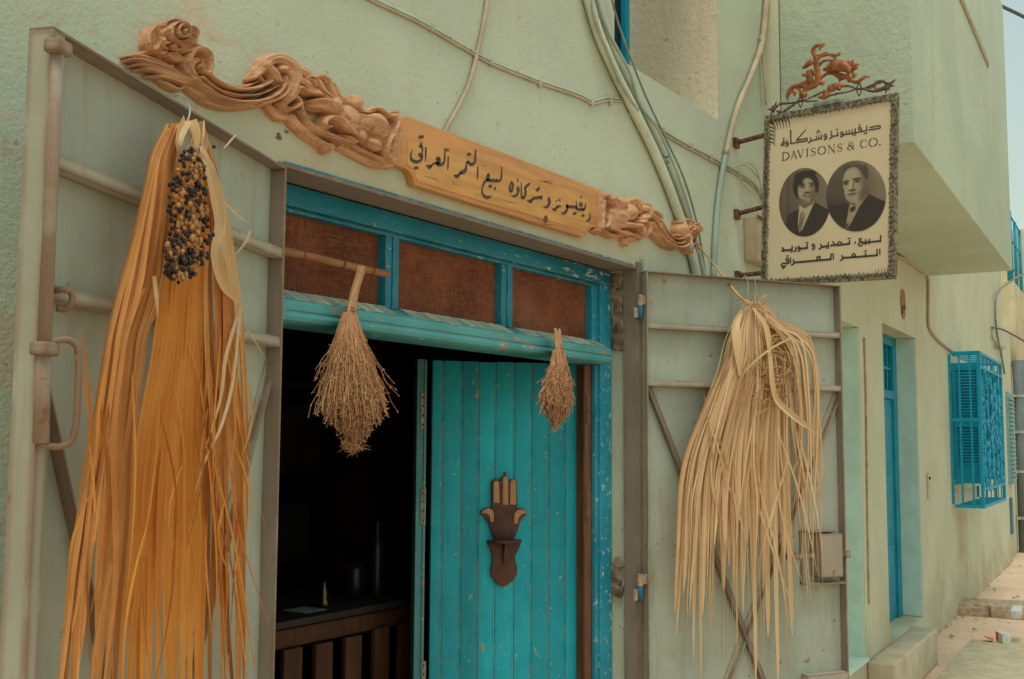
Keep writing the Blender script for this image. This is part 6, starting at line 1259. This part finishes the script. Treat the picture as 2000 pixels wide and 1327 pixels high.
def lathe(mb, c, prof, n=14):
    vs = [(c[0]+r*math.cos(2*math.pi*k/n), c[1]+r*math.sin(2*math.pi*k/n), 1.035+z) for z, r in prof for k in range(n)]; mb.add(vs, [(i*n+k, i*n+(k+1) % n, (i+1)*n+(k+1) % n, (i+1)*n+k) for i in range(len(prof)-1) for k in range(n)]+[tuple(range(n-1, -1, -1)), tuple(range((len(prof)-1)*n, len(prof)*n))])
lathe(m, c, prof_); tag(m.build('burner', M['brass'], None, smooth=True), 'small brass incense burner on the pallet counter', 'burner')
m = MB(); c = inside_(735, 1190, 1.05); lathe(m, c, [(0, .036), (.01, .038), (.20, .038), (.23, .030), (.26, .014), (.30, .013), (.305, .016), (.32, .016)]); tag(m.build('bottle', M['glass'], None, smooth=True), 'dark glass bottle at the right of the pallet counter', 'bottle')
m = MB(); c = inside_(692, 1188, 1.1); lathe(m, c, [(0, .045), (.01, .05), (.10, .05), (.11, .046), (.14, .046)]); tag(m.build('jar', M['glass'], None, smooth=True), 'low dark jar between burner and bottle on the pallet counter', 'jar')
m = MB(); c = inside_(610, 1203, .95); m.box(WORLD, c[0]-.06, c[0]+.06, 1.0356, 1.0376, c[1]-.02, c[1]+.10); tag(m.build('paper_sheet', plain('grey paper', (.22, .22, .2), .8), None), 'white paper sheet lying on the pallet counter', 'paper')
sf = thing('back_shelf', 'tall dark shelf with stacked boxes at the back of the shop', 'shelf', (4.6, 3.0, 0))
m = MB()
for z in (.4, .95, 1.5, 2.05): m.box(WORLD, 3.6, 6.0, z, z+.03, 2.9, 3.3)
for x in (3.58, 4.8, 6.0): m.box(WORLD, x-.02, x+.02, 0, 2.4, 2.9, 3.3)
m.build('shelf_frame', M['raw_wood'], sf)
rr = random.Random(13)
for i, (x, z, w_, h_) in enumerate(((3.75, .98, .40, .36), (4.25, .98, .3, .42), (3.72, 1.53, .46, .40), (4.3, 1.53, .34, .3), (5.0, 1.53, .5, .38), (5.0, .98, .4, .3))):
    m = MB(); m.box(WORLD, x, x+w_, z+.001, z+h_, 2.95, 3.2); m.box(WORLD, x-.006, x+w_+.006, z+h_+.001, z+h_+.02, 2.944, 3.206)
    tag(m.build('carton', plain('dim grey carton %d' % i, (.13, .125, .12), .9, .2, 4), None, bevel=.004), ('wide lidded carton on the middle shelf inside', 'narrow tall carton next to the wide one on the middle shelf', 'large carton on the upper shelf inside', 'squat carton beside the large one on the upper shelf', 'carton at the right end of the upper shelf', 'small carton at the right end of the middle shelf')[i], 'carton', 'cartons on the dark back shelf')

# ================================================================== litter in the street
def gp(px_, py_, z=0.06):
    d = ray(px_, py_); return CAM+d*((z-CAM[2])/d[2])
c = gp(1962, 1256, .03); fr = Fr(c, (math.cos(.5), math.sin(.5), 0), (math.sin(.5), -math.cos(.5), 0)); m = MB(); m.box(fr, -.07, .09, .0, .085, -.04, .03); lt = m.build('juice_carton', M['paper'], None, bevel=.006); tag(lt, 'crumpled white and orange carton lying on the street below the rubble step', 'carton')
m = MB(); m.box(fr, .02, .092, .006, .079, -.0405, .0315); m.build('printed_side', M['orange'], lt)
m = MB(); c = gp(1938, 1252, .03); fr = Fr(c, (math.cos(.2), math.sin(.2), 0), (math.sin(.2), -math.cos(.2), 0)); m.add([fr.P(-.1, .01, 0), fr.P(.09, .012, .02), fr.P(.06, .03, -.07), fr.P(-.07, .05, -.06)], [(0, 1, 2, 3)]); tag(m.build('wrapper', M['orange'], None), 'orange wrapper scrap beside the crumpled carton', 'litter')
m = MB(); c = gp(1988, 1200, .25); fr = Fr(c, (1, .1, 0), (0, -1, 0)); m.box(fr, -.16, .2, -.02, .05, -.05, .03); tag(m.build('bottle_carton', M['paper'], None, bevel=.012), 'white flattened bottle lying on the rubble step', 'litter')
peb = MB(); rr = random.Random(14)
for i in range(260):
    x = rr.uniform(8.5, 17); y = rr.uniform(-2.2, .1) if i % 3 else .065*(x-7.1)-rr.expovariate(9); r_ = rr.uniform(.006, .022)*rr.random()+.004; peb.ball((x, y+.05*(x-8)/8, .01+max(0, x-9)*.012), r_, 6, rr.random(), (1, 1, .6))
tag(peb.build('gravel', M['stone'], None, smooth=True), 'loose stones scattered on the dusty street', 'gravel', None, 'stuff')
